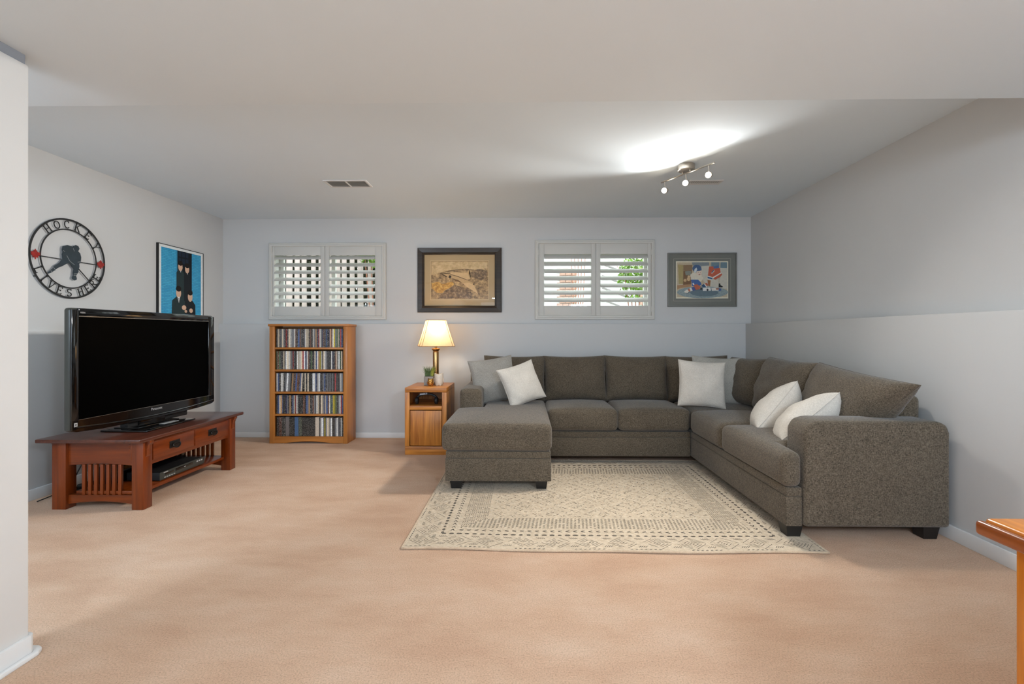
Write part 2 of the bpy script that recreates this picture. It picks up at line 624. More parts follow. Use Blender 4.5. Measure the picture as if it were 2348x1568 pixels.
# ------------------------------------------------------------------ windows with plantation shutters
def window(name, Wd, ox, zo, label, tilts):
    """Wd casing rectangle, ox the two louvre openings (x0,x1), zo their (z0,z1)"""
    x0, x1, z0, z1 = Wd
    t = bpy.data.objects.new(name, None)
    COL.objects.link(t)
    t.location = ((x0 + x1) / 2, YU, z0)
    ORG[t.name] = Vector(t.location)
    struct(t, label)
    # mitred casing with a stepped profile
    prof = [(0.0, 0.0), (0.0, -.022), (.006, -.028), (.018, -.028), (.022, -.034), (.036, -.034), (.040, -.028), (.040, .03)]
    bm = bmesh.new()
    rings = []
    for d, y in prof:
        rings.append([bm.verts.new(c) for c in ((x0 + d, YU + y, z0 + d), (x1 - d, YU + y, z0 + d), (x1 - d, YU + y, z1 - d), (x0 + d, YU + y, z1 - d))])
    for A, B in zip(rings, rings[1:]):
        for k in range(4):
            bm.faces.new((A[k], A[(k + 1) % 4], B[(k + 1) % 4], B[k]))
    finish('casing', bm, 'shutter', t)
    # outer sash and glass, set back in the reveal
    gx0, gx1, gz0, gz1 = x0 + .034, x1 - .034, z0 + .033, z1 - .032
    yg = YU + .15
    f = boxes([(gx0, gx0 + .045, yg, yg + .04, gz0, gz1), (gx1 - .045, gx1, yg, yg + .04, gz0, gz1),
               (gx0 + .045, gx1 - .045, yg, yg + .04, gz0, gz0 + .04), (gx0 + .045, gx1 - .045, yg, yg + .04, gz1 - .04, gz1),
               ((gx0 + gx1) / 2 - .022, (gx0 + gx1) / 2 + .022, yg, yg + .04, gz0 + .04, gz1 - .04)], .003)
    finish('sash', f, 'trim', t, smooth=True)
    for a, b in ((gx0 + .045, (gx0 + gx1) / 2 - .022), ((gx0 + gx1) / 2 + .022, gx1 - .045)):
        box('pane', (a, b, yg + .018, yg + .022, gz0 + .04, gz1 - .04), 'pane', t)
    # shutter panels
    xi0, xi1, zi0, zi1 = x0 + .041, x1 - .041, z0 + .042, z1 - .034
    xm = (ox[0][1] + ox[1][0]) / 2
    for k, (a, b) in enumerate(((xi0, xm - .0015), (xm + .0015, xi1))):
        o0, o1 = ox[k]
        pnl = boxes([(a, o0, YU - .024, YU + .006, zi0, zi1), (o1, b, YU - .024, YU + .006, zi0, zi1)], .003)
        p = finish('shutter_panel', pnl, 'shutter', t, smooth=True)
        box('top_rail', (o0, o1, YU - .021, YU + .003, zo[1], zi1), 'shutter', p, .002)
        box('bottom_rail', (o0, o1, YU - .021, YU + .003, zi0, zo[0]), 'shutter', p, .002)
        hx = a if k == 0 else b
        for hz in (zi0 + .07, zi1 - .1):
            box('hinge', (hx - .004, hx + .004, YU - .03, YU - .022, hz - .03, hz + .03), 'shutter', p, .002)
        nl = 7
        pitch = (zo[1] - zo[0]) / 7.13
        for i in range(nl):
            zc = zo[0] + .066 + i * pitch
            prof2 = [(.044 * math.cos(q), .0075 * math.sin(q)) for q in [2 * PI * s / 14 for s in range(14)]]
            ang = R(tilts[k] + rng.uniform(-1.2, 1.2) + (3 if i > 4 else 0))
            pts = []
            for (py, pz) in prof2:
                # the room edge (-y) lies lower than the outer edge
                pts.append((YU - .006 + py * math.cos(ang) - pz * math.sin(ang), zc + py * math.sin(ang) + pz * math.cos(ang)))
            lv = prism([(q[0], q[1]) for q in pts], o0 + .001, o1 - .001, 'YZ')
            finish('louvre', lv, 'shutter', p, smooth=True, angle=50)
    return t


window('window_1', W1, ((-2.769, -2.257), (-2.159, -1.653)), (1.429, 1.992), 'shuttered window above the bookcase', (32, 31))
window('window_2', W2, ((0.205, 0.717), (0.819, 1.333)), (1.435, 1.997), 'shuttered window above the sofa', (38, 36))

# ------------------------------------------------------------------ outside
MAT['lawn'] = M('lawn', (112, 128, 70), 0.95, var=0.3, nscale=20, bscale=200, bstr=.5)
MAT['fence'] = M('weathered_fence', (176, 160, 156), 0.9, var=0.18, nscale=9, stretch=(4, 4, .6))
MAT['fence_rust'] = M('reddish_fence_rail', (150, 96, 78), 0.9, var=0.18, nscale=9)
MAT['siding'] = M('pale_siding', (225, 224, 226), 0.8, var=0.02)
MAT['brick'] = M('red_brick_clay', (168, 132, 120), 0.95, var=0.2, nscale=14)
MAT['leaf'] = M('green_leaf', (112, 150, 48), 0.8, var=0.35, nscale=8)  # fresh leaf green for the shrubs and branches
MAT['shingle'] = M('grey_shingle', (128, 122, 124), 0.9, var=0.2, nscale=30)
struct(box('ground_outside', (-9, 9, YU + .22, 16, 1.0, 1.18), 'lawn'), 'grass outside the windows')


def fence(label, x0, x1, y, z0, z1, pitch, bw, mats):
    t = thing('fence', label, 'fence', ((x0 + x1) / 2, y, z0))
    base = None
    n = int((x1 - x0) / pitch)
    for i in range(n):
        x = x0 + i * pitch
        h = z1 + rng.uniform(-.015, .015)
        if base is None:
            o = finish('board', prism([(-bw / 2, 0), (bw / 2, 0), (bw / 2, z1 - z0 - .03), (bw / 4, z1 - z0), (-bw / 4, z1 - z0), (-bw / 2, z1 - z0 - .03)], -.01, .01, 'XZ'), mats[0], t, origin=(0, 0, 0))
            base = o
        else:
            o = base.copy()
            COL.objects.link(o)
            o.parent = t
        o.location = Vector((x + rng.uniform(-.016, .016), y, z0 + rng.uniform(-.012, .012))) - ORG[t.name]
        o.scale.x = rng.uniform(.72, 1.08)
        o.rotation_euler = (0, rng.uniform(-.012, .012), 0)
    for z in (z0 + .18, z1 - .18):
        box('rail', (x0 - .05, x1, y + .012, y + .05, z - .04, z + .04), mats[1], t)
    return t


fence('tall grey board fence with gaps seen through the window above the bookcase', -4.6, -1.55, 6.5, 1.18, 2.75, .112, .078, ('fence', 'fence_rust'))
fence('low picket fence seen at the foot of the window above the sofa', -.2, 2.4, 6.6, 1.18, 1.50, .105, .06, ('fence', 'fence_rust'))


def shrub(label, c, rad, n, seed, mat='leaf', sz=(.02, .045)):
    r2 = random.Random(seed)
    t = thing('shrub', label, 'shrub', (c[0], c[1], 1.18))
    bm = bmesh.new()
    for i in range(n):
        d = Vector((r2.gauss(0, 1), r2.gauss(0, 1), r2.gauss(0, 1))).normalized() * (r2.random() ** .4)
        p = Vector(c) + Vector((d.x * rad[0], d.y * rad[1], d.z * rad[2]))
        s = r2.uniform(*sz)
        q = Matrix.Rotation(r2.uniform(0, 6.3), 3, 'Z') @ Matrix.Rotation(r2.uniform(-1.2, 1.2), 3, 'X')
        vs = [bm.verts.new(p + q @ Vector(k)) for k in ((-s * .5, 0, 0), (0, -s, .004), (s * .5, 0, 0), (0, s, .004))]
        bm.faces.new(vs)
    f = finish('foliage', bm, mat, t)
    f['kind'] = 'stuff'
    bm = bmesh.new()
    for k in range(5):
        merge(bm, tube([(c[0] + k * .03 - .06, c[1], 1.18), (c[0] + (k - 2) * .08, c[1] + .02 * k, c[2]), (c[0] + (k - 2) * .16, c[1], c[2] + rad[2] * .7)], .01, 6, r_end=.003))
    finish('stem', bm, 'fence_rust', t)
    return t


shrub('leafy green shrub in front of the tall fence, outside the window above the bookcase', (-1.98, 6.28, 2.22), (.26, .1, .24), 420, 3)
MAT['leaf_dark'] = M('dark_hedge_leaf', (58, 62, 40), 0.8, var=0.4, nscale=8)
shrub('dark hedge behind the tall fence boards', (-3.3, 7.25, 2.1), (1.9, .3, 1.1), 9000, 4, 'leaf_dark', (.07, .12))
shrub('green bush outside the right half of the window above the sofa', (1.62, 7.0, 1.95), (.28, .25, .35), 1100, 5)
shrub('green tree branches over the roof line outside the window above the sofa', (1.0, 9.0, 3.0), (1.6, .4, .35), 2200, 6)

hs = thing('neighbour_house', 'pale neighbouring house with brick panels seen through the window above the sofa', 'house', (1.2, 11.6, 1.18))
for i in range(14):
    box('siding_board', (-1.0, 4.2, 10.985 - .0, 11.2, 1.18 + i * .17, 1.18 + i * .17 + .165), 'siding', hs)
for (a, b, c, d) in ((.72, 1.12, 1.6, 2.7), (2.62, 3.0, 1.8, 2.8)):
    bwid = (b - a) / 3
    nrow = int((d - c) / .08)
    for r_ in range(nrow):
        for k in range(3):
            off = bwid / 2 if r_ % 2 else 0
            xx = a + k * bwid + off
            box('brick', (xx + .004, min(b + bwid / 2, xx + bwid) - .004, 10.93, 10.985, c + r_ * .08 + .004, c + r_ * .08 + .074), 'brick', hs)
for k in range(4):
    finish('stair_rail', prism([(1.75, 2.75 - k * .27), (2.6, 2.42 - k * .27), (2.6, 2.39 - k * .27), (1.75, 2.71 - k * .27)], 10.85, 10.9, 'XZ'), 'shingle', hs)

# ------------------------------------------------------------------ rug
RX0, RX1, RY0, RY1, RT = -.645, 1.55, 2.455, 4.215, .009
RW, RD = RX1 - RX0, RY1 - RY0


def rug_z(u, v):
    e = max(0, 1 - v / .25)
    return RT + .0035 * e * (1 + math.sin(u * 5.2 + .7)) / 2 + .001 * mnoise.noise(Vector((u * 3, v * 3, 0)))


def rug_pt(u, v):
    wob = .008 * math.sin(u * 3.1 + 1) + .005 * math.sin(u * 7.3)
    k = max(0, 1 - v / .5)
    return (RX0 + u, RY0 + v + wob * k - .012 * (u / RW) * k + .004, rug_z(u, v))


rug = thing('area_rug', 'cream area rug with dark woven tribal pattern under the sectional sofa', 'rug', ((RX0 + RX1) / 2, (RY0 + RY1) / 2, 0))
MAT['rug'] = fabric('cream_rug_pile', (198, 178, 151), (222, 203, 176), 260, bstr=.7)
MAT['rug_ink'] = fabric('charcoal_rug_yarn', (84, 75, 63), (124, 113, 97), 260)
MAT['rug_bind'] = fabric('beige_rug_binding', (196, 170, 142), (216, 192, 164), 260)
bm = bmesh.new()
NU, NV = 60, 48
top = [[bm.verts.new(rug_pt(RW * i / NU, RD * j / NV)) for j in range(NV + 1)] for i in range(NU + 1)]
botv = [[bm.verts.new((*rug_pt(RW * i / NU, RD * j / NV)[:2], .0008)) for j in range(NV + 1)] for i in range(NU + 1)]
for i in range(NU):
    for j in range(NV):
        bm.faces.new((top[i][j], top[i + 1][j], top[i + 1][j + 1], top[i][j + 1]))
        bm.faces.new((botv[i][j], botv[i][j + 1], botv[i + 1][j + 1], botv[i + 1][j]))
for i in range(NU):
    bm.faces.new((botv[i][0], botv[i + 1][0], top[i + 1][0], top[i][0]))
    bm.faces.new((botv[i + 1][NV], botv[i][NV], top[i][NV], top[i + 1][NV]))
for j in range(NV):
    bm.faces.new((botv[0][j + 1], botv[0][j], top[0][j], top[0][j + 1]))
    bm.faces.new((botv[NU][j], botv[NU][j + 1], top[NU][j + 1], top[NU][j]))
finish('pile', bm, 'rug', rug, smooth=True, angle=60)
edge = []
for i in range(NU):
    edge.append(rug_pt(RW * i / NU, 0))
for j in range(NV):
    edge.append(rug_pt(RW, RD * j / NV))
for i in range(NU):
    edge.append(rug_pt(RW * (1 - i / NU), RD))
for j in range(NV):
    edge.append(rug_pt(0, RD * (1 - j / NV)))
finish('binding', tube([(x, y, max(.0062, z - .004)) for x, y, z in edge], .006, 6, closed=True), 'rug_bind', rug, smooth=True, angle=80)

sv, sf = [], []


def stroke(pts, w):
    """a flat yarn dash along pts (u,v) of width w"""
    for (u0, v0), (u1, v1) in zip(pts, pts[1:]):
        if not (0.006 < u0 < RW - .006 and 0.006 < v0 < RD - .006 and .006 < u1 < RW - .006 and .006 < v1 < RD - .006):
            continue
        dx, dy = u1 - u0, v1 - v0
        L = math.hypot(dx, dy) or 1
        nx, ny = -dy / L * w / 2, dx / L * w / 2
        b = len(sv)
        for (a, c, s) in ((u0, v0, 1), (u1, v1, 1), (u1, v1, -1), (u0, v0, -1)):
            x, y, z = rug_pt(a + nx * s, c + ny * s)
            sv.append((x, y, z + .0009))
        sf.append((b, b + 1, b + 2, b + 3))


rr = random.Random(11)
for side in range(4):
    Ls = RW if side in (0, 2) else RD

    def T(a, b):        # a along the side, b inwards
        return {0: (a, b), 1: (RW - b, a), 2: (RW - a, RD - b), 3: (b, RD - a)}[side]
    a = .19
    while a < Ls - .19:        # thick dashes and chevrons
        k = rr.uniform(.75, 1.15)
        stroke([T(a - .012 * k, .178), T(a, .186), T(a + .013 * k, .178)], .010 * k)
        stroke([T(a - .010 * k, .176), T(a + .010 * k, .176)], .007)
        if .235 < a < Ls - .235:
            stroke([T(a + .016, .242), T(a - .006, .232), T(a + .016, .222)], .0058 * k)
        a += .043
    a = .02                    # dots along the binding
    while a < Ls - .02:
        if math.sin(a * 21) > -.2:
            stroke([T(a - .006, .014), T(a + .006, .017)], .0055)
        a += .024
    a = .10                    # concentric diamonds in the outer border
    while a < Ls - .08:
        c = .092
        for q, w in ((.018, .0026), (.036, .0026), (.054, .0024), (.072, .0022)):
            for sx in (-1, 1):
                for sy in (-1, 1):
                    if rr.random() < .82:
                        s0, s1 = rr.uniform(0.02, .2), rr.uniform(.75, 1)
                        stroke([T(a + sx * q * 1.15 * (1 - s0), c + sy * q * s0), T(a + sx * q * 1.15 * (1 - s1), c + sy * q * s1)], w)
        stroke([T(a - .004, c), T(a + .004, c)], .006)
        a += .178
    a = .19                    # small slanted ticks between the diamonds
    while a < Ls - .1:
        for q in range(4):
            stroke([T(a - .02 + q * .011, .150), T(a - .006 + q * .011, .134)], .003)
            stroke([T(a - .02 + q * .011, .040), T(a - .006 + q * .011, .056)], .003)
        a += .178
    b = .272                   # dense lattice band
    row = 0
    while b < .415:
        a = b + (row % 2) * .011
        while a < Ls - b:
            if rr.random() < .9:
                stroke([T(a, b), T(a + .0125, b + .0075)], .0036)
            if row % 3 == 0 and rr.random() < .4:
                stroke([T(a + .006, b + .01), T(a + .012, b + .004)], .003)
            a += .0225
        b += .0125
        row += 1
# inner field: speckled lozenges
u = .45
while u < RW - .44:
    v = .45
    while v < RD - .44:
        k = abs(((u * 3.1) % 1) - .5) + abs(((v * 3.1) % 1) - .5)
        if .12 < (k * 4) % 1 < .62 and rr.random() < .62:
            uu, vv = u + rr.uniform(-.006, .006), v + rr.uniform(-.006, .006)
            s = rr.choice((-1, 1))
            stroke([(uu - .0055, vv - s * .004), (uu + .0055, vv + s * .004)], rr.uniform(.0022, .0042))
        v += .0155
    u += .0155
me = bpy.data.meshes.new('woven_pattern')
me.from_pydata(sv, [], sf)
o = link('woven_pattern', me, 'rug_ink', rug)
o['kind'] = 'stuff'

# ------------------------------------------------------------------ sectional sofa
sofa = thing('sectional_sofa', 'grey woven U-shaped sectional sofa with chaise and loose back cushions', 'sofa', (.86, 3.9, 0))
ZB0, ZB1, ZR, ZSEAT = .072, .234, .284, .47


def base_block(poly_lo, poly_hi):
    finish('base', prism(poly_lo, ZB0, ZB1, 'XY', .006, 2), 'sofa', sofa, smooth=True)
    finish('base_rail', prism(poly_hi, ZB1 + .0005, ZR, 'XY', .005, 2), 'sofa', sofa, smooth=True)


def rect(x0, x1, y0, y1):
    return [(x0, y0), (x1, y0), (x1, y1), (x0, y1)]


base_block(rect(-.574, .184, 3.392, 4.96), rect(-.570, .180, 3.396, 4.95))
base_block(rect(.19, 1.418, 4.106, 4.96), rect(.19, 1.416, 4.110, 4.95))
base_block([(1.425, 2.622), (1.512, 2.622), (1.512, 2.80), (2.20, 2.80), (2.20, 4.96), (1.425, 4.96)],
           [(1.427, 2.624), (1.512, 2.624), (1.512, 2.80), (2.19, 2.80), (2.19, 4.95), (1.427, 4.95)])
# frame backs
finish('back_frame', rbox(-.576, 2.30, 4.965, 5.115, ZB0, .74, .035, 4), 'sofa', sofa, smooth=True)
finish('back_frame', rbox(2.185, 2.302, 2.80, 4.97, ZB0, .765, .035, 4), 'sofa', sofa, smooth=True)
# arms
finish('arm', prism([(1.516, ZB0), (2.300, ZB0), (2.300, .585), (2.285, .628), (2.245, .648), (1.60, .652), (1.548, .636), (1.520, .59)], 2.606, 2.80, 'XZ', .022, 3), 'sofa', sofa, smooth=True)
finish('arm', rbox(-.578, -.382, 4.135, 4.97, ZB0, .648, .045, 4), 'sofa', sofa, smooth=True)


def outline_cushion(poly, z0, z1, r, puff):
    """L-shaped seat cushion: bevelled prism with a softly crowned top"""
    bm = prism(poly, z0, z1, 'XY', 0)
    bmesh.ops.bevel(bm, geom=bm.edges[:], offset=r, segments=4, profile=.55, affect='EDGES')
    bmesh.ops.recalc_face_normals(bm, faces=bm.faces[:])
    return bm


def crown(bm, z_top, xs, ys, puff, cut):
    """slice the top into a grid and lift its middle"""
    for k in range(1, cut):
        for ax, (a, b) in enumerate((xs, ys)):
            co = Vector((0, 0, 0))
            co[ax] = a + (b - a) * k / cut
            no = Vector((0, 0, 0))
            no[ax] = 1
            bmesh.ops.bisect_plane(bm, geom=bm.verts[:] + bm.edges[:] + bm.faces[:], plane_co=co, plane_no=no)
    for v in bm.verts:
        u = 2 * (v.co.x - xs[0]) / (xs[1] - xs[0]) - 1
        w = 2 * (v.co.y - ys[0]) / (ys[1] - ys[0]) - 1
        k = max(0, 1 - u ** 4) * max(0, 1 - w ** 4)
        nn = mnoise.noise(Vector((v.co.x * 4, v.co.y * 4, 3)))
        if v.co.z > z_top - .06:
            v.co.z += (puff + .006 * nn) * k * min(1, max(0, (v.co.z - z_top + .06) / .06))
    return bm


cb = outline_cushion([(-.600, 3.372), (.190, 3.372), (.190, 4.66), (-.374, 4.66), (-.374, 4.128), (-.600, 4.128)], ZR + .003, .482, .045, .02)
crown(cb, .482, (-.6, .19), (3.372, 4.66), .016, 9)
finish('chaise_cushion', cb, 'sofa', sofa, smooth=True, angle=50)
for k, (a, b) in enumerate(((.192, .799), (.801, 1.418))):
    c = box_cushion(b - a, .62, .19, .045, .028, seed=k + 1)
    xform(c, Matrix.Translation(((a + b) / 2, 4.09 + .31, ZR + .003 + .095)))
    finish('seat_cushion', c, 'sofa', sofa, smooth=True, angle=70)
cb = outline_cushion([(1.398, 2.600), (1.506, 2.600), (1.506, 2.806), (1.99, 2.806), (1.99, 3.435), (1.398, 3.435)], ZR + .003, .475, .045, .02)
crown(cb, .475, (1.398, 1.99), (2.6, 3.435), .02, 9)
finish('seat_cushion', cb, 'sofa', sofa, smooth=True, angle=50)
c = box_cushion(.592, .64, .19, .05, .03, seed=7)
xform(c, Matrix.Translation((1.694, 3.76, ZR + .003 + .095)))
finish('seat_cushion', c, 'sofa', sofa, smooth=True, angle=70)
c = box_cushion(.72, .62, .18, .045, .02, seed=9)
xform(c, Matrix.Translation((1.80, 4.40, ZR + .003 + .09)))
finish('corner_seat_cushion', c, 'sofa', sofa, smooth=True, angle=70)


def back_cushion(center, w, h, t, rotz, lean, roll, seed, power=.36, taper=0.0):
    def narrow(p):       # pulls in the lower corner on one side
        return Vector((p[0] * (1 - taper * (.5 - p[2] / h)) if p[0] > 0 else p[0], p[1], p[2]))
    bm = pillow_mesh(w, h, t, 22, .055, power, seed, .013, 2.6, .12)
    for v in bm.verts:
        v.co = narrow(v.co)
    m = Matrix.Translation(center) @ Matrix.Rotation(rotz, 4, 'Z') @ Matrix.Rotation(lean, 4, 'X') @ Matrix.Rotation(roll, 4, 'Y')
    xform(bm, m)
    o = finish('back_cushion', bm, 'sofa', sofa, smooth=True, angle=80)
    s = tube([m @ narrow(p) for p in pillow_outline(w, h, .055, 9)], .0035, 6, closed=True)
    finish('welt', s, 'sofa', o, smooth=True, angle=80)


for k, (a, b) in enumerate(((-.408, .190), (.199, .799), (.809, 1.408), (1.415, 2.03))):
    back_cushion(((a + b) / 2, 4.80, .678), b - a + .03, .46, .25, 0, R(-12), R((0.5, -.4, .6, -.8)[k]), 20 + k)
back_cushion((2.03, 3.01, .682), .90, .43, .27, R(-90), R(-18), R(4.5), 31, taper=.60)
back_cushion((2.03, 3.74, .700), .68, .46, .27, R(-88), R(-15), R(1), 32)
back_cushion((2.04, 4.38, .69), .64, .44, .24, R(-80), R(-13), R(-1), 33)


def sofa_leg(x, y, z0=0.0):
    bm = rbox(x - .045, x + .045, y - .045, y + .045, z0, ZB0 + .004)
    for v in bm.verts:
        if v.co.z < .04:
            v.co.x = x + (v.co.x - x) * .78
            v.co.y = y + (v.co.y - y) * .78
    finish('leg', bm, 'leg_black', sofa)


for x, y, z in ((-.50, 3.46, RT), (.115, 3.46, RT), (1.475, 2.675, RT), (2.215, 2.675, 0), (-.5, 5.04, 0), (.25, 4.5, 0), (1.36, 4.5, 0), (2.22, 5.04, 0), (.8, 5.04, 0)):
    sofa_leg(x, y, z + .0015)


# ------------------------------------------------------------------ throw pillows
def throw_pillow(label, mat, m, size, t, seed, power=.42, wrinkle=.008):
    o = bpy.data.objects.new('throw_pillow', None)
    COL.objects.link(o)
    o.matrix_world = m
    tag(o, label, 'pillow', 'throw pillows on the sectional sofa')
    ORG[o.name] = Vector((0, 0, 0))
    finish('cover', pillow_mesh(size, size, t, 24, .075, power, seed, wrinkle), mat, o, smooth=True, angle=80)
    finish('seam', tube(pillow_outline(size, size, .075, 10), .0028, 6, closed=True), mat, o, smooth=True, angle=80)
    return o


def pose(c, rz, lean, roll):
    return Matrix.Translation(c) @ Matrix.Rotation(R(rz), 4, 'Z') @ Matrix.Rotation(R(lean), 4, 'X') @ Matrix.Rotation(R(roll), 4, 'Y')


throw_pillow('mid-grey linen throw pillow leaning on the chaise arm behind a paler pillow', 'pillow_grey', pose((-.30, 4.50, .69), 14, -16, -8), .43, .17, 1, wrinkle=.013)
throw_pillow('pale linen throw pillow at the front on the chaise', 'pillow_light', pose((-.035, 4.31, .675), 24, -20, -15), .37, .15, 2)
throw_pillow('pale linen throw pillow standing at the front in the sofa corner', 'pillow_light', pose((1.555, 4.22, .685), -3, -13, 4), .41, .15, 3)
throw_pillow('taupe linen throw pillow behind the pale one in the sofa corner', 'pillow_taupe', pose((1.79, 4.48, .69), -6, -12, 3), .45, .15, 4)


def lean_pillow(label, mat, A, T, az, size, t, seed):
    """A bottom near corner, T top near corner, az azimuth of the horizontal edge away from the viewer"""
    A, T = Vector(A), Vector(T)
    up = (T - A).normalized()
    d = Vector((math.sin(R(az)), math.cos(R(az)), 0))
    d = (d - up * d.dot(up)).normalized()
    n = up.cross(d)
    c = A + up * size / 2 + d * size / 2
    m = Matrix(((d.x, n.x, up.x, c.x), (d.y, n.y, up.y, c.y), (d.z, n.z, up.z, c.z), (0, 0, 0, 1)))
    return throw_pillow(label, mat, m, size, t, seed, .45, .01)


lean_pillow('pale linen throw pillow leaning further from the camera on the right sofa side', 'pillow_light', (1.57, 3.24, .485), (1.86, 3.30, .79), 44, .44, .29, 5)
lean_pillow('plump pale linen throw pillow leaning right behind the near sofa arm', 'pillow_light', (1.53, 2.86, .49), (1.93, 2.90, .80), 48, .46, .31, 6)


# ------------------------------------------------------------------ television stand
st = thing('television_stand', 'cherry mission style low table with slatted ends under the television', 'table', (-2.74, 3.47, 0))
TX0, TX1, TY0, TY1 = -3.03, -2.437, 2.99, 3.955
finish('tabletop', prism(rect(-3.075, -2.405, 2.925, 4.02), .438, .462, 'XY', .006, 2), 'cherry_top', st, smooth=True)


def stand_leg(x0, x1, y0, y1):
    bm = rbox(x0, x1, y0, y1, 0, .438, .003, 2)
    cx, cy = (x0 + x1) / 2, (y0 + y1) / 2
    finish('leg', bm, 'cherryZ', st, smooth=True)


for (x0, x1) in ((TX0, TX0 + .09), (TX1 - .075, TX1)):
    for (y0, y1) in ((TY0, TY0 + .075), (TY1 - .075, TY1)):
        stand_leg(x0, x1, y0, y1)
# long aprons; the right one holds two drawers
box('apron', (TX1 - .058, TX1 - .012, TY0 + .075, TY1 - .075, .272, .438), 'cherryY', st, .002)
box('apron', (TX0 + .015, TX0 + .05, TY0 + .075, TY1 - .075, .272, .438), 'cherryY', st, .002)
for y0 in (TY0 + .09, TY0 + .075 + .413):
    d = box('drawer', (TX1 - .03, TX1 - .006, y0, y0 + .385, .296, .416), 'cherryY', st, .004)
    yc = y0 + .19
    p = box('handle', (TX1 - .006, TX1 - .002, yc - .048, yc + .048, .338, .386), 'handle', d, .001)
    ring = [(TX1 + .010 + .006 * math.sin(a), yc + .034 * math.cos(a), .364 - .016 * (1 - math.cos(a * 2)) * .5 * (1 if math.sin(a) > 0 else -.25) - (.010 if math.sin(a) > 0 else 0)) for a in [2 * PI * k / 20 for k in range(20)]]
    merge_bm = tube(ring, .0045, 8, closed=True)
    finish('handle_bail', merge_bm, 'handle', d, smooth=True, angle=80)
# end aprons, stretchers and slats
for ye, s in ((TY0, 1), (TY1, -1)):
    ya, yb = sorted((ye + s * .018, ye + s * .048))
    xa, xb = TX0 + .09, TX1 - .075
    top = [(xa, .438), (xb, .438), (xb, .278)]
    arc = [(xb + (xa - xb) * k / 10, .278 + .012 * math.sin(PI * k / 10)) for k in range(1, 10)]
    finish('end_apron', prism(top + arc + [(xa, .278)], ya, yb, 'XZ', .002, 1), 'cherryX', st, smooth=True)
    arc = [(xb + (xa - xb) * k / 10, .03 + .018 * math.sin(PI * k / 10)) for k in range(1, 10)]
    finish('end_stretcher', prism([(xa, .088), (xb, .088), (xb, .03)] + arc + [(xa, .03)], ya, yb, 'XZ', .002, 1), 'cherryX', st, smooth=True)
    for k in range(7):
        x = -2.858 + k * .0395
        box('slat', (x, x + .021, min(ya, yb) + .006, max(ya, yb) - .006, .086, .284), 'cherryZ', st, .0015)
box('shelf', (-2.90, -2.488, TY0 + .03, TY1 - .03, .09, .112), 'cherryY', st, .003)
# small corbels with pegs under the top
for (x0, sx) in ((TX0, -1), (TX1, 1)):
    for yy in (TY0, TY1):
        s = 1 if yy == TY0 else -1
        xa = x0 + sx * .001
        poly = [(xa, .438), (xa + sx * .026, .438), (xa + sx * .025, .424), (xa + sx * .014, .408), (xa + sx * .008, .385), (xa + sx * .006, .345), (xa, .335)]
        finish('corbel', prism(poly, *sorted((yy + s * .02, yy + s * .055)), 'XZ'), 'cherryZ', st)
for zc in (.405, .375):
    box('peg', (TX1 - .100, TX1 - .088, TY0 + .006, TY0 + .018, zc, zc + .012), 'cherryZ', st, .002)
finish('corner_block', rbox(TX1 - .088, TX1 - .075, TY0 + .004, TY0 + .03, .315, .43, .003), 'cherryZ', st, smooth=True)

# devices on the shelf
dv = thing('disc_player', 'slim black disc player on the lower shelf of the television stand', 'disc player', (-2.6, 3.42, .113))
box('case', (-2.74, -2.51, 3.22, 3.66, .117, .170), 'black_matte', dv, .003)
box('face_panel', (-2.511, -2.503, 3.215, 3.665, .117, .172), 'charcoal_side', dv, .003)
box('disc_tray', (-2.504, -2.499, 3.36, 3.53, .146, .162), 'black_gloss', dv, .001)
box('display', (-2.504, -2.501, 3.26, 3.34, .146, .158), 'black_gloss', dv, .001)
for k in range(5):
    box('button', (-2.504, -2.4995, 3.25 + k * .022, 3.264 + k * .022, .127, .134), 'vent_grey', dv, .001)
for k in range(3):
    box('button', (-2.504, -2.4995, 3.575 + k * .024, 3.59 + k * .024, .150, .160), 'silver', dv, .001)
box('brand_mark', (-2.504, -2.5, 3.245, 3.285, .1625, .1675), 'silver', dv)
box('tray_mark', (-2.4995, -2.498, 3.44, 3.455, .151, .156), 'silver', dv)
for xx in (-2.72, -2.53):
    for yy in (3.24, 3.64):
        finish('foot', lathe([(.01, .1125), (.01, .118)], 10, xx, yy), 'black_matte', dv)
rc = thing('receiver', 'tall black receiver box at the back of the television stand shelf', 'receiver', (-2.8, 3.45, .113))
box('case', (-2.885, -2.755, 3.14, 3.80, .117, .225), 'black_matte', rc, .004)
box('front_panel', (-2.756, -2.750, 3.145, 3.795, .119, .223), 'black_gloss', rc, .001)
for yy in (3.18, 3.76):
    finish('foot', lathe([(.012, .1125), (.012, .118)], 10, -2.78, yy), 'black_matte', rc)

# cords behind the stand
cb1 = tube([(-3.19, 3.55, .62), (-3.22, 3.52, .4), (-3.26, 3.46, .2), (-3.27, 3.38, .06), (-3.26, 3.24, .012), (-3.24, 3.10, .012)], .004, 6)
tag(finish('black_cable', cb1, 'black_matte', smooth=True, angle=80), 'thin black power cord hanging behind the television stand', 'cord')
pb = thing('power_strip', 'black power strip on the carpet behind the television stand', 'power strip', (-3.15, 3.3, 0))
box('strip', (-3.20, -3.13, 3.16, 3.46, .001, .03), 'black_matte', pb, .004)
for k in range(4):
    box('plug', (-3.185, -3.145, 3.19 + k * .065, 3.225 + k * .065, .03, .055), 'black_matte', pb, .004)

# ------------------------------------------------------------------ television (local frame: x along its width, -y is the front)
tv = thing('television', 'large black flat screen television on a glass pedestal base', 'television', (-2.69, 3.41, .4635), R(89.0))
TVW = 1.262
Zt = -.4635


def zz(z):
    return z + Zt


